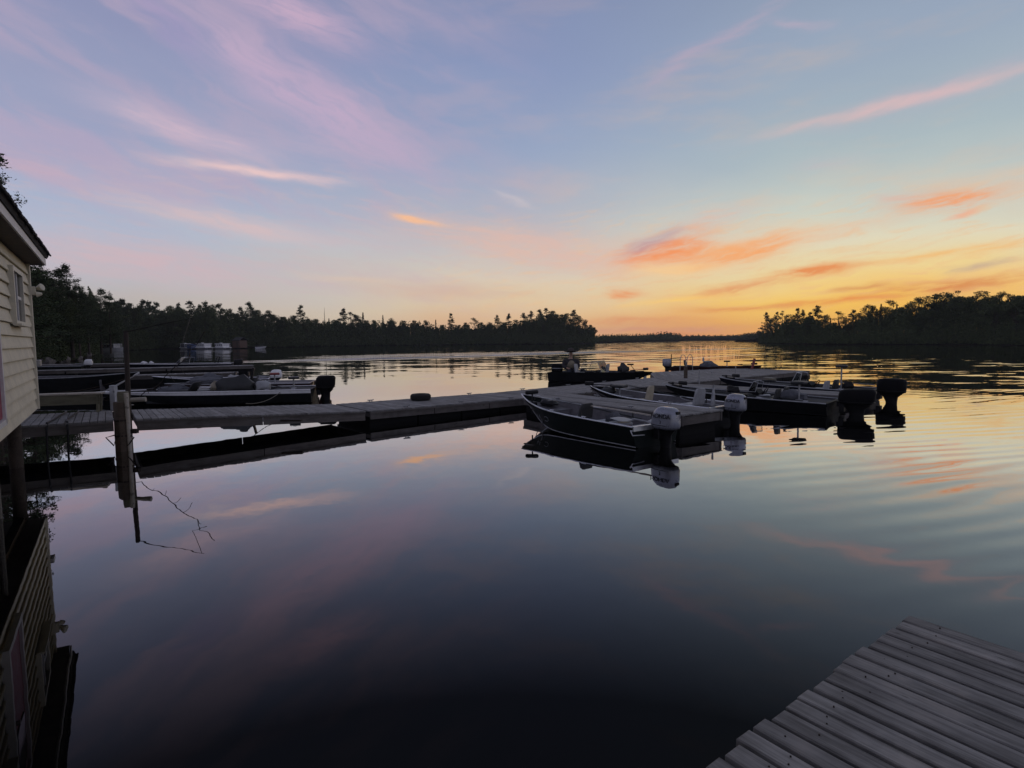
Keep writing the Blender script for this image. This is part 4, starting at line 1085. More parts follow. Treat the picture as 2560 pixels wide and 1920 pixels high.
ty = thing('tyre', 'old black car tyre lying flat near the back edge of the floating dock', 'tyre', (-2.93, 18.30, .405))
prof = [(.17, .01), (.20, -.0), (.27, .0), (.305, .02), (.318, .05), (.318, .15), (.305, .18), (.27, .20), (.20, .20), (.17, .19), (.17, .17), (.255, .15), (.255, .05), (.17, .03)]
g = G(); n = 30
rings = [[Vector((r * math.cos(a), r * math.sin(a), z)) for r, z in prof] for a in [2 * math.pi * k / n for k in range(n)]]
rings.append(rings[0]); g.loft(rings, caps=False).out('carcass', M_RUBBER, ty, smooth=True)
g = G()
for k in range(40):
    a = 2 * math.pi * k / 40
    for z in (.065, .10, .135): g.box((.321 * math.cos(a + z * 2), .321 * math.sin(a + z * 2), z), (.014, .034, .026), rz=a + z * 2)
g.out('tread', M_RUBBER, ty)

ld = thing('swim_ladder', 'thin steel double hooped swim ladder at the back of the far dock', 'ladder', (10.45, 34.35, .34), R(15))
for s in (-1, 1):
    x0 = s * .23; w = .20
    pts = [(x0 - w, 0, -.0), (x0 - w * .92, 0, .75), (x0 - w * .6, 0, .95), (x0, 0, 1.0), (x0 + w * .6, 0, .95), (x0 + w * .92, 0, .75), (x0 + w, 0, 0)]
    G().tube(pts, .019, 7).out('hoop_rail', M_STEEL, ld, smooth=True)
for z in (.05, .3):
    G().tube([(-.06, .02, z), (.06, .02, z)], .016, 6).out('rung', M_STEEL, ld)
po = G().cbox((0, 0, .28), (.15, .15, .60), .012).out('dock_post', M_OLDWOOD); po.location = (8.55, 28.2, .36)
tag(po, 'short dark square post standing on the far dock below the swim ladder', 'post')
bo = G().box((0, 0, 0), (.16, .045, .72)).out('paddle_board', M_RED); bo.location = (15.1, 35.9, .68); bo.rotation_euler = (0, R(17), R(20))
tag(bo, 'reddish board leaning up at the end of the far dock', 'board')
for (x, y, z0, z1, lab) in ((7.62, 23.3, -.8, 1.05, 'thin pale mooring pipe rising beside the bow of the long dark bass boat'), (10.3, 26.4, -.8, 1.02, 'thin pale mooring pipe near the far dock in front of the leaning board')):
    p = G().tube([(0, 0, z0), (0, 0, z1)], .026, 8).out('mooring_pipe', M_STEEL, None, smooth=True); p.location = (x, y, 0); tag(p, lab, 'pipe')
# hoses draped across the deck by the boathouse
for i, (dx, lab) in enumerate(((0, 'black hose lying across the dock next to the boathouse, nearest the wall'), (.28, 'black hose lying across the dock next to the boathouse, farther from the wall'))):
    g = G(); pts = [(-10.35 + dx, 13.25, .72), (-10.0 + dx, 12.6, .715), (-9.62 + dx, 11.95, .715), (-9.38 + dx, 11.48 + dx * .6, .71), (-9.30 + dx, 11.36 + dx * .66, .55), (-9.28 + dx, 11.3 + dx * .66, -.3)]
    tag(g.tube(pts, .02, 6).out('hose', M_BLACK), lab, 'hose')

# ---------------------------------------------------------------- boats
class Boat:
    """local axes: x forward from the transom centre, y to the left, z up, water at 0"""
    def __init__(s, name, label, cat, stern, bow, B, zs, zm, zb, hull, liner, rail, group=None, zfloor=.06, p=2.1, t0=.32, rake=.34, draft=.16, tumble=.86, bowfull=.0, xstern=0.0):
        dx, dy = bow[0] - stern[0], bow[1] - stern[1]
        s.L = math.hypot(dx, dy); s.B = B; s.z = (zs, zm, zb); s.p, s.t0, s.rake, s.bf = p, t0, rake, bowfull
        s.T = thing(name, label, cat, (stern[0], stern[1], 0), math.atan2(dy, dx), group)
        N = 22; ts = [1 - (1 - i / N) ** 1.35 for i in range(N + 1)]
        outer, inner = [], []
        for t in ts:
            hb, zg = s.hb(t), s.zg(t); xg = t * s.L
            k = max(0, (t - .55) / .45); kz = -draft + (zg - .03 + draft) * (k ** 3.0); lv = (kz + draft) / (zg + draft)
            cz = .03 + .05 * t + max(0, (zg - .14 - .08)) * (max(0, (t - .45) / .55) ** 2.0); hc = hb * (tumble - .30 * k ** 1.5)
            lc = min(1, max(0, cz) / zg); xk = xg - s.rake * k ** 1.5 * (1 - lv); xc = xg - s.rake * k ** 1.5 * (1 - lc) * .8
            sm = (hc + (hb - hc) * .62, cz + (zg - cz) * .5, (xg + xc) / 2)
            outer.append([Vector(q) for q in ((xg, hb, zg), (sm[2], sm[0], sm[1]), (xc, hc, cz), (xk, 0, kz), (xc, -hc, cz), (sm[2], -sm[0], sm[1]), (xg, -hb, zg))])
            if t > .87: continue
            hi = max(.004, hb - .05); hf = max(.003, hb * .84 - .03 - .25 * k * hb); zf = min(zg - .02, zfloor + max(0, t - .7) * .5)
            xi = xg; sh = s.rake * k ** 1.5 * (1 - min(1, zf / zg)) * 1.05 + .12 * k
            inner.append([Vector(q) for q in ((xi, hi, zg - .004), (xi - sh * .85, hf, zf + .1), (xi - sh, hf * .9, zf), (xi - sh, -hf * .9, zf), (xi - sh * .85, -hf, zf + .1), (xi, -hi, zg - .004))])
        g = G(); g.loft(outer, caps=False, closed=False)
        tr = [v.copy() for v in outer[0]]; g.add(tr, [tuple(range(7))])
        o_top = [r[0] for r in outer]; i_top = [r[0] for r in inner]
        for sgn in (1, -1):
            a = [Vector((v.x, v.y * sgn, v.z + .001)) for v in o_top]; b = [Vector((v.x, v.y * sgn, v.z + .001)) for v in i_top]
            n = len(b); a = a[:n]; g.add(a + b, [(i, i + 1, n + i + 1, n + i) for i in range(n - 1)])
        s.hull = g.out('hull', hull, s.T, smooth=True, ang=28)
        g = G(); g.loft(inner, caps=False, closed=False)
        tr = [v + Vector((.05, 0, 0)) for v in inner[0]]; g.add(tr, [tuple(range(6))])
        s.liner = g.out('liner', liner, s.T)
        s.zf = zfloor
        pth = [Vector((t * s.L, s.hb(t) + .004, s.zg(t) + .006)) for t in ts]
        full = pth + [Vector((v.x, -v.y, v.z)) for v in reversed(pth[:-1])]
        G().tube(full, .019, 6).out('gunwale', rail, s.T, smooth=True)
        G().box((.02, 0, s.zg(0) - .035), (.10, 2 * s.hb(0) - .02, .10)).out('transom_cap', hull if rail is not M_ALU else rail, s.T)
        s.outer = outer; s.rail = rail
    def hb(s, t):
        q = max(0, (t - s.t0) / (1 - s.t0)); w = 1 - (1 - s.bf) * q ** s.p
        return max(.012, s.B / 2 * w * (.93 + .07 * min(1, t / .25)))
    def zg(s, t):
        zs, zm, zb = s.z
        return zs + (zm - zs) * min(1, t / .5) if t < .5 else zm + (zb - zm) * ((t - .5) / .5) ** 1.6
    def strakes(s, mat, k0=.0, keel=True):
        for sgn in (1, -1):
            pts = [Vector((r[2].x, sgn * (r[2].y + .004), r[2].z)) for r in s.outer]
            G().tube(pts, .013, 5).out('spray_rail', mat, s.T)
        if keel:
            pts = [Vector((r[3].x + .008, 0, r[3].z)) for r in s.outer[9:]]
            G().tube(pts, .016, 6).out('stem_strip', mat, s.T)
    def stripe(s, mat, f0=.62, f1=.97, off=.004, name='side_stripe'):
        for sgn in (1, -1):
            a, b = [], []
            for r in s.outer:
                top, sm = r[0], r[1]
                def at(f): v = sm.lerp(top, f); return Vector((v.x + (.01 if r is s.outer[-1] else 0), sgn * (v.y + off), v.z))
                a.append(at(f0)); b.append(at(f1))
            n = len(a); g = G(); g.add(a + b, [(i, i + 1, n + i + 1, n + i) for i in range(n - 1)])
            g.out(name, mat, s.T)
    def deck(s, x0, x1, mat, drop=.05, name='deck', th=None, inset=.055):
        rings = []; n = 12
        for i in range(n + 1):
            x = x0 + (x1 - x0) * i / n; t = x / s.L; w = max(.01, s.hb(t) - inset); z = s.zg(t) - drop; zb = (s.zf + .02) if th is None else z - th
            if th is None:
                zb = min(zb, z - .02)
                if x1 > s.L * .8 and i > 0: zb = z - .03
            wb = w * (.86 if zb < z - .1 else .99)
            rings.append([Vector((x, w, z)), Vector((x, wb, zb)), Vector((x, -wb, zb)), Vector((x, -w, z))])
        return G().loft(rings).out(name, mat, s.T)
    def bench(s, x, mat, d=.30, z=None):
        t = x / s.L; z = z if z is not None else s.zg(t) - .14; w = s.hb(t) * 1.74
        b = G().cbox((x, 0, z - .02), (d, w, .04), .008).out('bench', mat, s.T)
        G().box((x, 0, (z + s.zf) / 2 - .02), (d * .82, w * .9, z - s.zf - .04)).out('bench_box', mat, b)
    def seat(s, x, y, z, mat, back=True, rz=0.0, post=None, w=.42, tilt=.15, folded=False, bh=.36):
        c = math.cos(rz); sn = math.sin(rz)
        se = G().cbox((0, 0, .045), (.40, w, .09), .028).out('seat', mat, s.T, smooth=True); se.location = (x, y, z); se.rotation_euler = (0, 0, rz)
        if back:
            g = G(); rings = []
            for k in range(7):
                a = k / 6; hw = w / 2 * (1 - .10 * a ** 2) * (1 if k < 6 else .78); th = .05 * (1 - .3 * a)
                xx = -.20 - tilt * a * bh * 1.2; zz = .07 + a * bh
                if folded: xx, zz = -.20 + a * bh, .14 + .03 * a
                rings.append([Vector((xx - th, -hw * .86, zz)), Vector((xx - th * .3, -hw, zz)), Vector((xx + th, -hw * .92, zz)), Vector((xx + th * .8, 0, zz)), Vector((xx + th, hw * .92, zz)), Vector((xx - th * .3, hw, zz)), Vector((xx - th, hw * .86, zz)), Vector((xx - th * 1.2, 0, zz))])
            g.loft(rings).out('seat_back', mat, se, smooth=True)
        if post:
            G().tube([(0, 0, -post), (0, 0, .0)], .028, 8).out('pedestal', M_ALUDULL, se, smooth=True)
            G().lathe([(.11, -post), (.11, -post + .015), (.04, -post + .03)], 12).out('pedestal_base', M_ALUDULL, se)
        return se
    def outboard(s, x=-.30, y=0.0, top=.85, ln=.60, w=.36, h=.46, cowl=None, style='round', text=None, text2=None, leg=None, tilt=0.0, tiller=False, stripe=None):
        leg = leg or M_BLACK; zc = top - h
        g = G()                                        # mid section: bracket to anti-cavitation plate
        rings = []
        kk = max(1, ln / .62)
        for z, hx, hy, cx in ((-.42, .10 * kk, .03, -.02), (-.16, .12 * kk, .045, -.02), (.05, .125 * kk, .06 * kk, -.01), (zc - .12, .16 * kk, .08 * kk, .02), (zc - .02, ln * .36, w * .34, 0), (zc + .02, ln * .40, w * .40, 0)):
            rings.append(superring(x + cx, y, z, hx, hy, 14, 2.6))
        g.loft(rings)
        ob = g.out('outboard_motor', leg, s.T, smooth=True)
        G().box((x - .06, y, -.17), (.40, .17, .014)).out('cavitation_plate', leg, ob)
        g = G(); g.loft([[Vector((x - .02 + k, y + a, -.40 + b)) for a, b in ((.05, 0), (.035, .035), (0, .05), (-.035, .035), (-.05, 0), (-.035, -.035), (0, -.05), (.035, -.035))] for k in (-.18, .0, .12)])
        g.add([(x - .12, y - .006, -.44), (x + .08, y - .006, -.44), (x + .02, y - .006, -.62), (x - .10, y - .006, -.60), (x - .12, y + .006, -.44), (x + .08, y + .006, -.44), (x + .02, y + .006, -.62), (x - .10, y + .006, -.60)],
              [(0, 1, 2, 3), (7, 6, 5, 4), (0, 4, 5, 1), (1, 5, 6, 2), (2, 6, 7, 3), (3, 7, 4, 0)])
        g.out('gear_case', leg, ob)
        g = G()
        for k in range(3):
            a = k * 2.094; g.box((x - .24, y + .09 * math.cos(a), -.40 + .09 * math.sin(a)), (.02, .10, .12), rx=a + .6)
        g.out('propeller', M_ALUDULL, ob)
        zt = s.zg(0)
        br = G().cbox((x + abs(x) * .62, y, zt - .12), (.14, .24, .34), .012); br.box((x + abs(x) * .40, y, zt - .06), (abs(x) * .9, .13, .16)); br.out('clamp_bracket', leg, ob)
        # cowl
        if style == 'round':     # front leans away, lid rounded
            spec = [(0, .39, .36, .40), (.05, .49, .47, .48), (.16, .50, .51, .50), (.45, .48, .51, .49), (.68, .43, .50, .46), (.84, .36, .47, .41), (.94, .27, .40, .34), (.985, .17, .30, .25), (1, .08, .2, .14)]
        elif style == 'wedge':   # big V6 with flat sloped lid
            spec = [(0, .36, .30, .40), (.10, .47, .42, .47), (.30, .50, .49, .50), (.62, .49, .51, .50), (.82, .47, .505, .47), (.92, .43, .48, .42), (.975, .34, .42, .33), (1, .20, .28, .2)]
        else:                    # square
            spec = [(0, .40, .38, .42), (.08, .48, .48, .48), (.5, .50, .50, .50), (.85, .48, .49, .46), (.95, .43, .45, .40), (1, .30, .33, .28)]
        g = G(); rings = []
        for f, xf, xb, ww in spec:
            a, b = x + xf * ln, x - xb * ln
            zz = zc + f * h
            ring = superring((a + b) / 2, y, 0, (a - b) / 2, ww * w, 24, 3.2)
            for v in ring:
                rel = (v.x - x) / ln
                sl = {'round': -.02, 'wedge': .10, 'square': .0}[style]
                v.z = zz - sl * h * max(0, f - .45) * (rel + .5) * 1.6
            rings.append(ring)
        co = g.loft(rings).out('cowl', cowl or M_BLKGLOSS, ob, smooth=True, ang=55)
        g = G()                                        # seam band and latch
        g.loft([superring(x + .01, y, zc + h * q, ln * .505, w * .505, 24, 3.2) for q in (.17, .20)]); g.out('cowl_seam', M_BLACK, ob, smooth=True)
        G().cbox((x - ln * .49, y, zc + h * .78), (.05, w * .34, .06), .01).out('air_intake', M_BLACK, ob)
        if stripe: G().loft([superring(x + .005, y, zc + h * q, ln * .503, w * .503, 24, 3.2) for q in (.44, .52)]).out('cowl_stripe', stripe, ob, smooth=True)
        def flat(o):
            """lettering follows the side of the cowl"""
            return o
        if text:
            for sgn in (1, -1):
                m = Matrix.Translation((x + .0, y + sgn * (w * .495 + .001), zc + h * .60)) @ Matrix.Rotation(0 if sgn < 0 else math.pi, 4, 'Z') @ Matrix.Rotation(R(90 - 2), 4, 'X')
                text_mesh('lettering', text, ln * .21, M_LETTER, ob, m, .004)
                if text2:
                    m = Matrix.Translation((x + .0, y + sgn * (w * .497 + .001), zc + h * .32)) @ Matrix.Rotation(0 if sgn < 0 else math.pi, 4, 'Z') @ Matrix.Rotation(R(90), 4, 'X')
                    text_mesh('lettering', text2, ln * .16, M_LETTER, ob, m, .004)
        if tiller:
            G().tube([(x + ln * .42, y, zc + .05), (x + ln * .42 + .25, y + .02, zc + .10), (x + ln * .42 + .62, y + .05, zc + .13)], [.035, .028, .022], 8).out('tiller_handle', M_ALUDULL, ob, smooth=True)
            G().tube([(x + ln * .42 + .60, y + .05, zc + .13), (x + ln * .42 + .60, y + .05, zc + .26)], .014, 6).out('shift_lever', M_BLACK, ob)
        return ob
    def trolling(s, x, y, z, rz=.4, stowed=True, hl=.34, mat=None):
        mat = mat or M_BLACK
        if stowed:
            g = G(); g.cbox((0, 0, .03), (.55, .13, .06), .012, rz=rz)
            g.tube([(-.45 * math.cos(rz), -.45 * math.sin(rz), .10), (.45 * math.cos(rz), .45 * math.sin(rz), .12)], .018, 7)
            tm = g.out('trolling_motor', mat, s.T); tm.location = (x, y, z)
            h = G(); h.cbox((.42 * math.cos(rz), .42 * math.sin(rz), .15), (hl, .14, .13), .03, rz=rz + .25); h.out('motor_head', mat, tm, smooth=True)
            G().tube([(-.62 * math.cos(rz), -.62 * math.sin(rz), .09), (-.30 * math.cos(rz), -.30 * math.sin(rz), .09)], [.03, .05], 9).out('motor_pod', mat, tm, smooth=True)
        else:
            tm = G().tube([(0, 0, -.25), (0, 0, .30)], .02, 7).cbox((-.05, 0, .02), (.2, .14, .14), .02).out('trolling_motor', mat, s.T); tm.location = (x, y, z)
            h = G(); h.cbox((.02, 0, .34), (hl, .13, .10), .025, rz=rz, ry=.05); h.out('motor_head', mat, tm, smooth=True)
        return tm
    def console(s, x, y, z, mat, wd=.55, ht=.40, wheel=True, screen=None, dirx=1):
        g = G(); g.loft([[Vector((x + a, y + b * wd / 2, z + c)) for a, b, c in q] for q in
            ([(-.18, -1, 0), (.30, -1, 0), (.30, 1, 0), (-.18, 1, 0)], [(-.10, -1, ht * .75), (.26, -1, ht * .75), (.26, 1, ht * .75), (-.10, 1, ht * .75)], [(.02, -.95, ht), (.20, -.95, ht), (.20, .95, ht), (.02, .95, ht)])])
        co = g.out('console', mat, s.T)
        if wheel:
            n = 18; c = Vector((x - .20, y, z + ht * .85)); ax = Matrix.Rotation(R(62), 4, 'Y')
            pts = [c + ax @ Vector((.17 * math.cos(2 * math.pi * k / n), .17 * math.sin(2 * math.pi * k / n), 0)) for k in range(n + 1)]
            g = G().tube(pts, .014, 6, caps=False)
            for k in (0, 6, 12): g.tube([c, pts[k]], .009, 5)
            g.tube([c, c + Vector((.14, 0, -.05))], .02, 6)
            g.out('steering_wheel', M_BLACK, co, smooth=True)
        if screen:
            G().tube([(x + .1, y + .1, z + ht), (x + .1, y + .1, z + ht + .10)], .02, 6).cbox((x + .1, y + .1, z + ht + .18), (.06, .26, .17), .012).out('fish_finder', M_BLACK, co)
        return co
    def screen_glass(s, x, y, z, wd, ht, rake=.35, frame=None, split=False, wrap=.22):
        """windscreen: frame tubes plus panes"""
        top = [(x - rake * ht - wrap, y - wd * .47, z + ht * .92), (x - rake * ht, y - wd * .42, z + ht), (x - rake * ht, y + wd * .42, z + ht), (x - rake * ht - wrap, y + wd * .47, z + ht * .92)]
        bot = [(x - wrap * 1.6, y - wd * .52, z), (x, y - wd * .46, z), (x, y + wd * .46, z), (x - wrap * 1.6, y + wd * .52, z)]
        g = G(); g.tube(top, .012, 6); 
        for a, b in zip(top, bot): g.tube([a, b], .012, 6)
        g.tube(bot, .010, 6)
        if split: g.tube([((top[1][0]), y, z + ht), (x, y, z)], .011, 6)
        fr = g.out('windscreen', frame or M_ALU, s.T, smooth=True)
        for i in range(3):
            a, b, c, d = (Vector(q) for q in (bot[i], bot[i + 1], top[i + 1], top[i]))
            nn = (b - a).cross(d - a).normalized() * .002
            G().add([a - nn, b - nn, c - nn, d - nn, a + nn, b + nn, c + nn, d + nn], [(3, 2, 1, 0), (4, 5, 6, 7), (0, 1, 5, 4), (1, 2, 6, 5), (2, 3, 7, 6), (3, 0, 4, 7)]).out('pane', M_CLEAR, fr)
        return fr
    def cleat(s, t, side, mat=None):
        x, y, z = t * s.L, side * (s.hb(t) - .03), s.zg(t) + .01
        G().tube([(x - .07, y, z + .03), (x + .07, y, z + .03)], .012, 6).tube([(x - .03, y, z), (x - .03, y, z + .03)], .01, 5).tube([(x + .03, y, z), (x + .03, y, z + .03)], .01, 5).out('cleat', mat or M_ALU, s.T)
    def pole(s, x, y, z0, z1, mat, r=.015, name='light_pole', cap=True):
        g = G().tube([(x, y, z0), (x, y, z1)], r, 7)
        if cap: g.lathe([(r * 1.6, z1), (r * 2.2, z1 + .02), (r * 2.2, z1 + .06), (r, z1 + .075)], 10, (x, y, 0))
        return g.out(name, mat, s.T, smooth=True)
    def lump(s, name, c, d, mat, seed=0, rz=0.0):
        """soft folded heap (cover, bag, life vest)"""
        rs = np.random.RandomState(seed); g = G(); g.ell((0, 0, 0), (1, 1, 1), 12, 8)
        vs = []
        ph = rs.uniform(0, 6, 6)
        for v in g.v:
            x, y, z = v; k = 1 + .14 * math.sin(5 * x + ph[0]) + .12 * math.sin(6 * y + ph[1]) + .1 * math.sin(7 * z + 4 * x + ph[2])
            z = max(z, -.45); vs.append((x * k * d[0] / 2, y * k * d[1] / 2, (z * k + .45) * d[2] / 1.45))
        g.v = vs; o = g.out(name, mat, s.T, smooth=True, ang=60); o.location = c; o.rotation_euler = (0, 0, rz); return o

# ---- 1: nearest aluminium boat
b = Boat('fishing_boat', 'dark open aluminium fishing boat nearest the camera, left of the finger dock', 'boat', (3.11, 12.30), (.27, 16.18), 1.62, .46, .53, .77, M_HULLGREEN, M_GREYIN, M_ALU, p=2.3, rake=1.0)
b.strakes(M_ALUDULL)
b.bench(.62, M_ALUDULL, .34, .33); b.bench(1.75, M_ALUDULL, .30, .34); b.deck(3.25, 4.72, M_GREYIN, .12, 'bow_deck')
b.seat(2.05, .36, .36, M_SEATDARK, True, R(4), post=.16, w=.46, bh=.36); b.seat(.80, .25, .36, M_SEATGREY, True, 0, post=None, w=.42, folded=True)
b.lump('life_vest', (1.35, -.10, .36), (.36, .32, .22), M_CANVAS, 3); b.lump('seat_cushion', (.42, -.42, .37), (.34, .34, .10), M_SEATGREY, 4)
b.outboard(-.25, 0, .86, .64, .36, .47, M_SILVERCOWL, 'round', 'HONDA', '3', tiller=True)
b.trolling(4.12, .16, .54, 1.3, stowed=False, hl=.36)
b.lump('cable_coil', (3.75, -.12, .55), (.55, .4, .14), M_BLACK, 8)
for t in (.30, .55): b.cleat(t, 1)
b.cleat(.9, -1)
G().tube([(.02, .79, .40), (-.05, .80, .30), (-.06, .45, .28)], .012, 6).out('transom_handle', M_ALU, b.T)
# faint worn script on the bow side
sc = G()
for pts in ([(3.42, .36), (3.40, .30), (3.36, .28), (3.33, .31)], [(3.27, .37), (3.26, .29)], [(3.02, .34), (2.92, .36), (2.84, .33), (2.83, .27), (2.90, .24), (3.0, .25)]):
    p3 = []
    for x, z in pts:
        t = x / b.L; zz = z + .02; hb, hc = b.hb(t), b.hb(t) * .86; f = (zz - .08) / max(.1, b.zg(t) - .08); p3.append((x, hc + (hb - hc) * min(1, max(0, f * 1.12)) + .004, zz))
    sc.tube(p3, .008, 5)
sc.out('hull_script', M_DECAL, b.T)
g = G()
for k in range(2): g.tube([(.9, -.55 + k * .06, .44), (2.4, -.50 + k * .08, .56), (3.7, -.30 + k * .1, .70)], [.014, .009, .004], 5)
g.out('fishing_rods', M_BLACK, b.T)
b.lump('fuel_tank', (.45, .35, .12), (.42, .30, .28), M_RED, 9); b.lump('tackle_box', (2.65, -.3, .10), (.44, .28, .30), M_CANVAS, 10)
G().tube([(.30, .05, .40), (.55, .25, .30), (.50, .33, .28)], .012, 5).out('fuel_hose', M_BLACK, b.T)
B1 = b
# ---- 2: second aluminium boat
b = Boat('fishing_boat', 'open fishing boat right of the finger dock with tan and grey upright seats', 'boat', (5.82, 15.60), (2.62, 19.55), 1.66, .45, .52, .76, M_HULLDARK, M_GREYIN, M_ALU, p=2.3, rake=1.0)
b.strakes(M_ALUDULL)
b.deck(3.5, 5.0, M_GREYIN, .12, 'bow_deck'); b.deck(.03, .5, M_GREYIN, .12, 'stern_deck'); b.bench(1.9, M_ALUDULL, .3, .34)
b.seat(3.72, .0, .74, M_SEATDARK, False, .2, post=.32, w=.44); b.seat(2.55, .30, .38, M_SEATTAN, True, R(8), post=.2, w=.36, bh=.44); b.seat(.98, .05, .37, M_SEATGREY, True, R(-6), post=.2, w=.44, bh=.46)
b.seat(2.05, .55, .36, M_SEATGREY, False, 0, w=.4)
b.lump('seat_cushion', (.85, .58, .38), (.5, .26, .12), M_SEATGREY, 5); b.lump('life_vest', (4.1, .1, .55), (.5, .5, .2), M_SEATDARK, 6)
b.outboard(-.30, 0, .81, .58, .36, .46, M_SILVERCOWL, 'round', 'HONDA', '3', tiller=True)
b.trolling(4.45, .05, .68, .5, hl=.30)
G().tube([(.30, .12, .45), (.30, .10, .78), (.30, .09, .92)], [.07, .045, .022], 9).tube([(.30, .09, .92), (.30, .09, 1.02)], .03, 8).out('rod_holder', M_ALUDULL, b.T, smooth=True)
b.cleat(.3, 1); b.cleat(.92, 1)
g = G()
for k in range(3): g.tube([(.9 + k * .08, -.5, .45), (2.2, -.45 + k * .05, .62), (3.6, -.3 + k * .06, .78 + k * .03)], [.014, .009, .004], 5)
g.out('fishing_rods', M_BLACK, b.T)
n = 14; pts = [(1.45 + .20 * math.cos(6.283 * k / n), -.35 + .16 * math.sin(6.283 * k / n), .52 + .06 * math.cos(6.283 * k / n)) for k in range(n + 1)]
G().tube(pts, .011, 5, caps=False).tube([(1.25, -.35, .46), (.5, -.30, .42)], .013, 5).out('landing_net', M_ALUDULL, b.T)
B2 = b
# ---- 3: long dark bass boat
b = Boat('bass_boat', 'long dark bass boat with thin bright gunwale, nearest of the two on the right', 'boat', (9.75, 17.30), (5.62, 20.92), 2.05, .37, .44, .62, M_HULLDARK, M_CARPET, M_ALUDULL, p=2.0, t0=.30, rake=.4, zfloor=.05)
b.strakes(M_HULLDARK, keel=False)
b.deck(2.9, 5.42, M_CARPET, .045, 'bow_deck'); b.deck(.03, 1.35, M_CARPET, .045, 'stern_deck')
b.outboard(-.60, 0, .80, .96, .50, .50, M_BLKGLOSS, 'wedge')
b.seat(.96, .08, .86, M_SEATDARK, False, 0, post=.5, w=.52); b.seat(1.72, .42, .30, M_SEATDARK, True, 0, w=.46, bh=.34); b.seat(1.72, -.42, .30, M_SEATDARK, True, 0, w=.46, bh=.34)
b.console(2.35, -.46, .14, M_HULLDARK, .56, .44, True, True); b.screen_glass(2.62, -.46, .52, .58, .34, .5, M_ALUDULL, wrap=.16)
b.console(2.35, .46, .14, M_HULLDARK, .5, .36, False)
b.trolling(5.0, .12, .60, 2.5, hl=.36); b.lump('boat_cover', (1.25, -.2, .36), (.9, .7, .26), M_CANVAS, 12); b.lump('life_vest', (2.0, .1, .25), (.5, .4, .24), M_SEATGREY, 14)
b.lump('tackle_bag', (3.2, -.4, .44), (.42, .34, .22), M_BLACK, 15)
g = G()
for k in range(3): g.tube([(1.0 + k * .1, .6 - k * .12, .42), (3.8, .5 - k * .16, .50)], .009, 5)
g.out('fishing_rods', M_BLACK, b.T)
b.cleat(.1, 1); b.cleat(.34, 1); B3 = b
# ---- 4: the farther bass boat
b = Boat('bass_boat', 'farther dark bass boat on the right with a stern seat on a thin pole', 'boat', (12.82, 20.33), (8.95, 24.72), 2.05, .42, .48, .62, M_HULLBLUE, M_CARPET, M_ALUDULL, p=2.0, t0=.30, rake=.4)
b.strakes(M_HULLDARK, keel=False)
b.deck(3.0, 5.75, M_CARPET, .045, 'bow_deck'); b.deck(.03, 1.2, M_CARPET, .045, 'stern_deck')
b.outboard(-.58, 0, .86, .88, .50, .52, M_BLKGLOSS, 'square')
b.seat(1.15, -.35, 1.18, M_SEATDARK, False, .3, post=.80, w=.36); b.console(2.25, -.48, .16, M_HULLDARK, .56, .42, True, True); b.screen_glass(2.9, -.48, .52, .62, .42, .45, M_ALU, wrap=.2)
b.seat(1.6, .42, .34, M_SEATGREY, True, 0, w=.46, bh=.3); b.seat(1.6, -.48, .34, M_SEATDARK, True, 0, w=.46, bh=.3)
b.seat(3.6, .2, .56, M_SEATDARK, True, 0, post=.12, w=.5, folded=True)
b.trolling(5.3, .1, .60, 2.6, hl=.36); b.lump('tackle_bag', (1.0, -.55, .40), (.36, .3, .26), M_BLACK, 21)
g = G(); g.tube([(.2, -.86, .43), (.2, -.86, .56), (1.6, -.92, .58), (1.6, -.92, .46)], .011, 6); g.out('grab_rail', M_ALUDULL, b.T)
G().tube([(1.05, -.2, .4), (1.05, -.2, .62)], .02, 7).out('rod_holder', M_BLACK, b.T)
b.cleat(.12, 1); B4 = b
# ---- 6: windscreen boat with the passenger
b = Boat('runabout_boat', 'dark runabout with open windscreen behind the dock, carrying a person in a wide hat', 'boat', (2.35, 32.35), (7.35, 30.05), 2.0, .50, .54, .56, M_HULLDARK, M_GREYIN, M_HULLDARK, p=2.2, t0=.40, rake=.5, draft=.2, tumble=.9)
b.strakes(M_HULLDARK, keel=False)
b.deck(3.55, 5.4, M_CARPET, .03, 'bow_deck'); b.deck(.02, .5, M_CARPET, .03, 'stern_deck')
b.outboard(.22, .0, .94, .62, .44, .46, M_BLKGLOSS, 'square', stripe=M_SEATGREY)
b.console(2.35, -.55, .12, M_HULLDARK, .6, .48, True); b.console(2.35, .55, .12, M_HULLDARK, .6, .48, False)
b.screen_glass(3.0, 0, .52, 1.62, .60, .42, M_ALUDULL, split=True, wrap=.75)
b.seat(1.75, -.5, .44, M_SEATGREY, True, 0, post=.34, w=.5, bh=.46); b.seat(2.75, .45, .40, M_SEATGREY, True, R(180), post=.3, w=.54, bh=.48)
b.seat(.95, .0, .42, M_SEATDARK, False, 0, post=.34, w=.5)
b.lump('tackle_bag', (1.55, .5, .32), (.5, .42, .36), M_BLACK, 31); b.lump('seat_cover', (3.95, .1, .55), (.62, .5, .44), M_SEATDARK, 33)
b.trolling(4.85, -.05, .56, .9, hl=.36); G().tube([(4.62, .1, .56), (4.35, .12, .92)], .018, 6).cbox((4.33, .12, .95), (.34, .12, .08), .02).out('foot_control', M_BLACK, b.T)
b.lump('bow_fender', (5.1, .12, .12), (.16, .14, .34), M_WHITE, 35); B6 = b
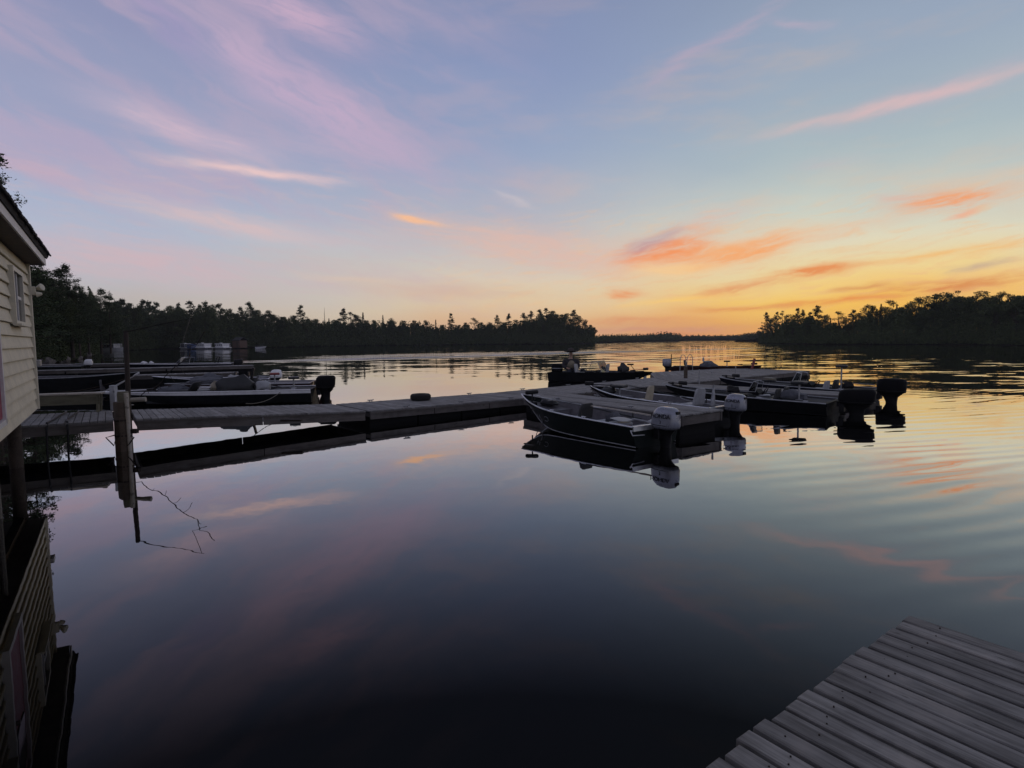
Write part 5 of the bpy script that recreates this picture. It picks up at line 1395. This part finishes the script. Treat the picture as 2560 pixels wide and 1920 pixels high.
# ---- 7: low boat beyond the far dock
b = Boat('bass_boat', 'low bass boat with grey outboard lying beyond the far dock by the ladder', 'boat', (11.0, 39.3), (16.2, 37.2), 1.9, .40, .42, .50, M_HULLRED, M_CARPET, M_HULLRED, p=2.0, t0=.3)
b.deck(3.0, 5.5, M_CARPET, .04, 'bow_deck'); b.deck(.03, .6, M_CARPET, .04, 'stern_deck')
b.outboard(-.36, 0, .92, .62, .40, .50, M_SILVERCOWL, 'square'); b.seat(1.05, .1, .42, M_SEATDARK, True, R(-10), post=.2, w=.5, bh=.36)
b.lump('console_cover', (2.35, .05, .30), (1.15, .9, .5), M_CANVAS, 41); b.seat(2.2, .05, .70, M_SEATGREY, True, 0, w=.6, bh=.26, tilt=.0)
b.seat(3.5, .0, .74, M_SEATDARK, False, 0, post=.34, w=.5); b.trolling(4.75, 0, .48, .2, hl=.4); b.pole(-.02, -.5, .4, 1.25, M_BLACK, .03, 'folded_anchor_pole', False)
# ---- left side boats
b = Boat('bass_boat', 'sleek black bass boat with white topside stripe along the left gangway', 'boat', (-7.75, 22.45), (-15.3, 21.05), 2.1, .50, .50, .50, M_HULLDARK, M_CARPET, M_WHITE, p=2.4, t0=.36, rake=.2, draft=.2, tumble=.9)
b.stripe(M_WHITE, .45, .98); b.deck(3.4, 5.8, M_CARPET, .03, 'bow_deck'); b.deck(.03, 1.5, M_CARPET, .03, 'stern_deck')
b.outboard(-.42, 0, .98, .74, .48, .56, M_BLKGLOSS, 'wedge')
b.lump('console_cover', (2.75, .35, .40), (1.35, .8, .62), M_SEATDARK, 51); b.lump('console_cover', (2.5, -.45, .40), (1.1, .7, .5), M_SEATDARK, 52)
b.seat(3.9, .4, .50, M_SEATGREY, True, R(20), w=.5, folded=True); b.seat(4.4, .5, .48, M_SEATDARK, True, R(-20), w=.5, bh=.3, tilt=.6); b.lump('white_bag', (1.9, .1, .48), (.6, .4, .34), M_SEATGREY, 53)
b.lump('canvas_roll', (4.9, .2, .47), (1.1, .5, .24), M_CANVAS, 54); b.lump('tackle_bag', (3.6, -.1, .47), (.5, .4, .34), M_SEATTAN, 55)
b.trolling(5.4, .1, .48, 2.9, hl=.36); b.cleat(.2, 1); b.cleat(.08, 1)
G().cbox((2.35, -.3, 1.0), (.07, .16, .62), .01, ry=-.25).out('sonar_mount', M_BLACK, b.T)
g = G()
for k in range(5): g.tube([(1.0 + k * .25, -.3 + k * .14, .50), (2.6 + k * .2, -.2 + k * .12, .74 + .04 * k), (4.6 + k * .25, -.3 + k * .2, .58 + .1 * (k % 3))], [.014, .010, .004], 5)
g.out('fishing_rods', M_BLACK, b.T)
b.seat(.75, .1, .86, M_SEATDARK, False, .2, post=.36, w=.46)
b = Boat('bass_boat', 'second bass boat at the left with pale deck and low pedestal seat', 'boat', (-8.95, 25.7), (-14.8, 24.4), 2.1, .50, .52, .55, M_HULLRED, M_GREYIN, M_ALUDULL, p=2.1, t0=.28)
b.deck(.03, 2.2, M_GREYIN, .03, 'stern_deck'); b.deck(3.4, 5.6, M_CARPET, .03, 'bow_deck'); b.outboard(-.5, 0, .78, .6, .40, .46, M_HULLRED, 'square')
b.seat(1.55, .2, .86, M_RED, False, .2, post=.38, w=.50); b.console(2.6, -.3, .3, M_CANVAS, .6, .42, True, True)
for x in (2.35, 1.95, 2.75): b.pole(x, .7, .5, .66, M_ALU, .035, 'rod_tube', False)
b.lump('white_bag', (3.2, .2, .52), (.55, .4, .36), M_SEATGREY, 61); b.lump('boat_cover', (4.4, .1, .52), (1.6, .9, .3), M_CANVAS, 62)
b = Boat('fishing_boat', 'small open boat at the left with white outboard, between the bass boats and the jetty', 'boat', (-12.2, 28.9), (-17.2, 27.4), 1.7, .48, .52, .7, M_HULLGREEN, M_GREYIN, M_ALU)
b.outboard(-.28, 0, .90, .58, .36, .42, M_WHITE, 'round', tiller=True); b.bench(.7, M_ALUDULL); b.bench(1.9, M_ALUDULL); b.seat(1.8, .2, .42, M_SEATDARK, True, 0, post=.1); b.deck(3.4, 4.9, M_GREYIN, .1, 'bow_deck')
b.lump('boat_cover', (2.7, .1, .42), (1.0, .8, .36), M_CANVAS, 66)
b = Boat('fishing_boat', 'deep dark aluminium boat with pale bow stem lying just right of the boathouse', 'boat', (-24.2, 26.6), (-17.75, 27.3), 2.1, .70, .72, .92, M_HULLDARK, M_GREYIN, M_ALUDULL, p=2.2, rake=1.1)
b.strakes(M_OLDWOOD, keel=False); b.bench(1.6, M_ALUDULL, .35, .58); b.bench(3.2, M_ALUDULL, .35, .6); b.deck(5.0, 6.3, M_GREYIN, .06, 'bow_deck'); b.outboard(-.3, 0, 1.0, .6, .38, .46, M_BLACK, 'square')
pts = [Vector((r[3].x + .02, 0, r[3].z)) for r in b.outer[12:]]; G().tube(pts, .045, 7).out('bow_stem', M_WHITE, b.T, smooth=True)
b = Boat('runabout_boat', 'dark speedboat with raked windscreen tied behind the long left jetty', 'boat', (-22.3, 45.9), (-29.2, 43.4), 2.3, .62, .66, .72, M_HULLBLUE, M_SEATDARK, M_WHITE, p=2.2, t0=.35, rake=.8)
b.deck(4.0, 6.8, M_HULLBLUE, .01, 'bow_deck'); b.deck(.03, 1.0, M_SEATDARK, .02, 'stern_deck'); b.screen_glass(3.9, 0, .66, 1.9, .50, .9, M_ALU, split=True, wrap=.6); b.outboard(-.4, 0, .95, .66, .42, .46, M_BLACK, 'wedge')
G().tube([(1.2, -.95, .62), (1.0, -.8, 1.15), (1.0, .8, 1.15), (1.2, .95, .62)], .025, 7).out('tow_arch', M_BLACK, b.T, smooth=True); b.lump('fender', (6.1, .2, .70), (.45, .2, .2), M_WHITE, 71); b.lump('fender', (5.6, .3, .70), (.35, .2, .2), M_WHITE, 72)
b = Boat('fishing_boat', 'small boat with white tiller outboard beyond the jetty near the left bank', 'boat', (-34.3, 46.0), (-39.2, 43.9), 1.6, .5, .52, .66, M_HULLGREEN, M_GREYIN, M_ALUDULL)
b.outboard(-.3, 0, 1.02, .60, .4, .46, M_WHITE, 'round', tiller=True); b.bench(.8, M_ALUDULL); b.bench(2.2, M_ALUDULL)

# things lying in or on the boats
oar = thing('oar', 'wooden oar lying aft along the far gunwale of the nearest aluminium boat', 'oar', (2.12, 13.35, .66), math.atan2(-.78, .62))
G().tube([(0, 0, .05), (.8, .02, .02), (1.55, .03, -.01)], .017, 7).out('shaft', M_PALEWOOD, oar, smooth=True)
G().loft([[Vector((x, w, z)), Vector((x, 0, z + .012)), Vector((x, -w, z)), Vector((x, 0, z - .012))] for x, w, z in ((-.42, .05, .06), (-.36, .075, .06), (-.12, .07, .055), (.04, .02, .05))]).out('blade', M_PALEWOOD, oar)
def rope(pts, label, sag=.12):
    P = []
    for a, b in zip(pts[:-1], pts[1:]):
        for i in range(8):
            t = i / 8; p = Vector(a).lerp(Vector(b), t); p.z -= sag * 4 * t * (1 - t); P.append(p)
    P.append(Vector(pts[-1])); tag(G().tube(P, .011, 5).out('mooring_rope', M_ROPE), label, 'rope')
rope([(.62, 15.7, .74), (.75, 17.2, .5), (.9, 18.9, .38)], 'mooring rope from the bow of the nearest aluminium boat to the dock')
rope([(2.8, 19.1, .72), (2.55, 19.6, .5), (2.3, 20.3, .38)], 'mooring rope from the bow of the grey lined fishing boat to the dock')
rope([(-9.0, 22.2, .5), (-8.2, 20.2, .52), (-7.6, 16.3, .55)], 'mooring rope from the black bass boat to the left gangway')

# ---------------------------------------------------------------- houseboats, cruiser, shed, far motorboat
def houseboat(x, y, L, H, W, rz, label, wall, blue=False):
    T = thing('houseboat', label, 'houseboat', (x, y, 0), rz, 'houseboats moored along the left shore')
    for s in (-1, 1): 
        G().tube([(-L / 2, s * W * .3, .15), (L / 2 + .4, s * W * .3, .15), (L / 2 + .9, s * W * .3, .35)], [.36, .36, .1], 10).out('pontoon', M_ALUDULL, T, smooth=True)
    G().box((.1, 0, .55), (L + 1.0, W, .14)).out('deck', M_WHITE, T)
    c = G().box((-.1, 0, .62 + H / 2), (L * .86, W * .86, H)).out('cabin', wall, T)
    n = 4
    for i in range(n):
        xx = -L * .36 + L * .70 * i / (n - 1) - .1
        for s in (-1, 1):
            f = G().box((xx, s * (W * .43 + .012), .62 + H * .62), (L * .12, .03, H * .34)).out('window', M_ALUDULL, c)
            G().box((xx, s * (W * .43 + .03), .62 + H * .62), (L * .10, .012, H * .26)).out('pane', M_PANE, f)
    r = G().cbox((0, 0, .62 + H + .06), (L * .98, W * .98, .12), .02).out('roof', M_WHITE, T)
    G().cbox((-L * .2, .1, .62 + H + .22), (.7, .6, .2), .03).out('roof_vent', M_WHITE, r)
    for sx in (-1, 1):
        for s in (-1, 1): G().tube([(sx * L * .47, s * W * .44, .62), (sx * L * .47, s * W * .44, .62 + H)], .04, 6).out('roof_post', M_WHITE, T)
    g = G(); g.tube([(L * .5, -W * .45, .62), (L * .5, -W * .45, 1.3), (L * .5, W * .45, 1.3), (L * .5, W * .45, .62)], .03, 6); g.out('railing', M_ALUDULL, T)
hz = math.atan2(-8.5, 15.5)
houseboat(-113.2, 199.8, 2.5, 1.2, 2.6, hz, 'dim blue grey houseboat, leftmost of the three at the left shore', M_CANVAS)
houseboat(-104.3, 195.0, 4.7, 1.25, 3.0, hz, 'longest white houseboat, in the middle of the three at the left shore', M_WHITE)
houseboat(-96.2, 191.4, 4.2, 1.2, 3.0, hz, 'white houseboat with jutting front deck, rightmost of the three at the left shore', M_WHITE)
tag(G().cbox((0, 0, .9), (2.2, 2.8, 1.5), .03).out('x', paint('houseboat_blue', (.05, .09, .2), .5)), 'x', 'x')
o = bpy.data.objects['x']; o.name = 'boat_canopy'; o.location = (-109.6, 197.8, .15); o.rotation_euler = (0, 0, hz)
tag(o, 'blue canvas boat shelter floating left of the longest houseboat', 'shelter')

T = thing('cabin_cruiser', 'pale flat roofed cruiser moored off the left bank beside the mast', 'cruiser', (-114.0, 164.5, 0), math.atan2(-3.5, 9.5))
rings = []
for t in (0, .3, .6, .8, .92, 1):
    x = -4.2 + 8.4 * t; w = 1.5 * (1 - max(0, (t - .4) / .6) ** 2.2); zt = .8 + .3 * t * t
    rings.append([Vector((x, w, zt)), Vector((x - .2 * t, w * .8, -.2)), Vector((x - .2 * t, -w * .8, -.2)), Vector((x, -w, zt))])
G().loft(rings).out('hull', M_WHITE, T); cb = G().cbox((-.4, 0, 1.45), (4.2, 2.1, .95), .05).out('cabin', M_ALUDULL, T)
for i in range(3):
    for s in (-1, 1): G().box((-1.7 + i * 1.3, s * 1.06, 1.5), (1.0, .03, .5)).out('window', M_PANE, cb)
G().cbox((-.6, 0, 2.02), (5.4, 2.5, .10), .02).out('roof', M_WHITE, T)
for sx in (-3.2, 2.0):
    for s in (-1, 1): G().tube([(sx, s * 1.15, .9), (sx, s * 1.15, 2.0)], .05, 6).out('roof_post', M_WHITE, T)
b = Boat('motorboat', 'tiny pale motorboat moored far off the left shore, right of the brown shed', 'motorboat', (-86.6, 195.8), (-82.6, 193.6), 1.9, .6, .65, .85, M_WHITE, M_SEATGREY, M_WHITE)
b.deck(2.6, 4.5, M_WHITE, .02, 'bow_deck'); b.screen_glass(2.7, 0, .66, 1.5, .5, .6, M_ALUDULL, wrap=.4); b.outboard(-.3, 0, 1.1, .6, .4, .5, M_BLACK, 'square')

T = thing('boat_shed', 'small reddish brown shed on the far left shore right of the houseboats', 'shed', (-98.0, 207.5, .3), hz)
w = G().box((0, 0, 1.3), (4.0, 3.0, 2.6)).out('wall', M_SHED, T)
for i in range(9):
    G().box((-1.8 + i * .45, -1.515, 1.3), (.42, .03, 2.56)).out('wall_board', M_SHED, w)
G().box((.7, -1.54, 1.1), (1.0, .03, 2.0)).out('door', M_OLDWOOD, T)
G().loft([[Vector((x, y, z)) for y, z in ((-1.8, 2.5), (0, 3.6), (1.8, 2.5), (1.8, 2.62), (0, 3.74), (-1.8, 2.62))] for x in (-2.25, 2.25)]).out('roof', M_ROOF, T)

# ---------------------------------------------------------------- person seated at the stern of the runabout
def skin_body(name, mat, pts, edges, radii, parent, root=0, sub=2):
    me = bpy.data.meshes.new(name); bm = bmesh.new(); ly = bm.verts.layers.skin.verify()
    vs = []
    for i, (p, r) in enumerate(zip(pts, radii)):
        v = bm.verts.new(p); d = v[ly]; d.radius = (r, r) if not isinstance(r, tuple) else r; d.use_root = (i == root); vs.append(v)
    for a, c in edges: bm.edges.new((vs[a], vs[c]))
    bm.to_mesh(me); bm.free(); me.materials.append(mat)
    o = bpy.data.objects.new(name, me); COL.objects.link(o); o.parent = parent
    m = o.modifiers.new('skin', 'SKIN'); m.use_smooth_shade = True
    m2 = o.modifiers.new('smooth', 'SUBSURF'); m2.levels = sub; m2.render_levels = sub
    return o
PT = thing('person', 'person in dark jacket and wide brimmed hat seated at the stern of the runabout', 'person', (0, 0, 0))
PT.matrix_world = B6.T.matrix_basis @ Matrix.Translation((1.0, .05, .50)) @ Matrix.Rotation(R(-58), 4, 'Z') @ Matrix.Diagonal((1.3, 1.3, 1.3, 1.0))
pts = [(0, 0, .06), (-.01, 0, .24), (-.01, 0, .44), (.0, 0, .56), (.02, 0, .66), (.04, 0, .76), (.06, 0, .86)]      # pelvis .. head
rad = [(.15, .13), (.145, .12), (.15, .11), (.07, .07), (.055, .055), (.085, .10), (.075, .09)]
ed = [(0, 1), (1, 2), (2, 3), (3, 4), (4, 5), (5, 6)]
def chain(start, plist, rlist):
    i = start
    for p, r in zip(plist, rlist):
        pts.append(p); rad.append(r); ed.append((i, len(pts) - 1)); i = len(pts) - 1
    return i
for s in (-1, 1):
    h = chain(2, [(.0, s * .20, .48), (.06, s * .27, .24), (.30, s * .20, .16), (.38, s * .17, .17)], [.062, .048, .036, .034])
    for k in range(4): chain(h, [(.42, s * (.14 + .022 * k), .165), (.455, s * (.14 + .022 * k), .145 - .004 * k)], [.011, .009])
    chain(h, [(.39, s * .13, .18), (.42, s * .115, .175)], [.011, .010])
    chain(0, [(.10, s * .10, .04), (.46, s * .15, .03), (.48, s * .15, -.34), (.58, s * .16, -.38)], [.09, .07, .05, .04])
body = skin_body('body', M_SKIN, pts, ed, rad, PT)
G().ell((.145, 0, .785), (.018, .014, .022), 8, 5).out('nose', M_SKIN, PT, smooth=True)
for s in (-1, 1):
    G().ell((.128, s * .034, .815), (.012, .014, .009), 8, 5).out('eye', M_LETTER, PT, smooth=True)
    G().ell((.045, s * .10, .79), (.018, .012, .03), 8, 5).out('ear', M_SKIN, PT, smooth=True)
G().box((.128, 0, .745), (.02, .045, .008)).out('mouth', M_RED, PT)
pts, rad, ed = [(0, 0, .03), (-.01, 0, .22), (-.015, 0, .42), (.0, 0, .54)], [(.24, .20), (.24, .20), (.23, .18), (.13, .11)], [(0, 1), (1, 2), (2, 3)]
for s in (-1, 1): chain(2, [(.0, s * .25, .47), (.06, s * .33, .24), (.25, s * .22, .17)], [.12, .095, .065])
skin_body('jacket', M_JACKET, pts, ed, rad, PT)
pts, rad, ed = [(0, 0, .04)], [(.17, .15)], []
for s in (-1, 1): chain(0, [(.12, s * .10, .045), (.46, s * .15, .04), (.48, s * .15, -.30)], [.11, .085, .065])
skin_body('trousers', M_TROUSERS, pts, ed, rad, PT)
G().ell((-.02, 0, .30), (.25, .245, .25), 14, 8).out('vest', M_VEST, PT, smooth=True)
g = G(); g.lathe([(.15, .84), (.29, .875), (.335, .91), (.33, .925), (.24, .895), (.14, .90), (.125, .96), (.105, 1.01), (.05, 1.03)], 20, (.03, 0, 0)); g.out('sun_hat', M_HAT, PT, smooth=True)

# ---------------------------------------------------------------- evening air over the lake
def build_haze():
    m = bpy.data.materials.new('evening_haze'); m.use_nodes = True
    nt = m.node_tree; nt.nodes.clear()
    v = nt.nodes.new('ShaderNodeVolumePrincipled'); o = nt.nodes.new('ShaderNodeOutputMaterial')
    v.inputs['Color'].default_value = (0.86, 0.88, 0.92, 1); v.inputs['Density'].default_value = 0.00020
    v.inputs['Anisotropy'].default_value = 0.0
    nt.links.new(v.outputs[0], o.inputs['Volume'])
    g = G(); g.box((0, 0, 12.5), (1920, 1920, 27.0))
    kind(g.out('haze', m), 'stuff')['label'] = 'thin evening haze over the lake'
build_haze()
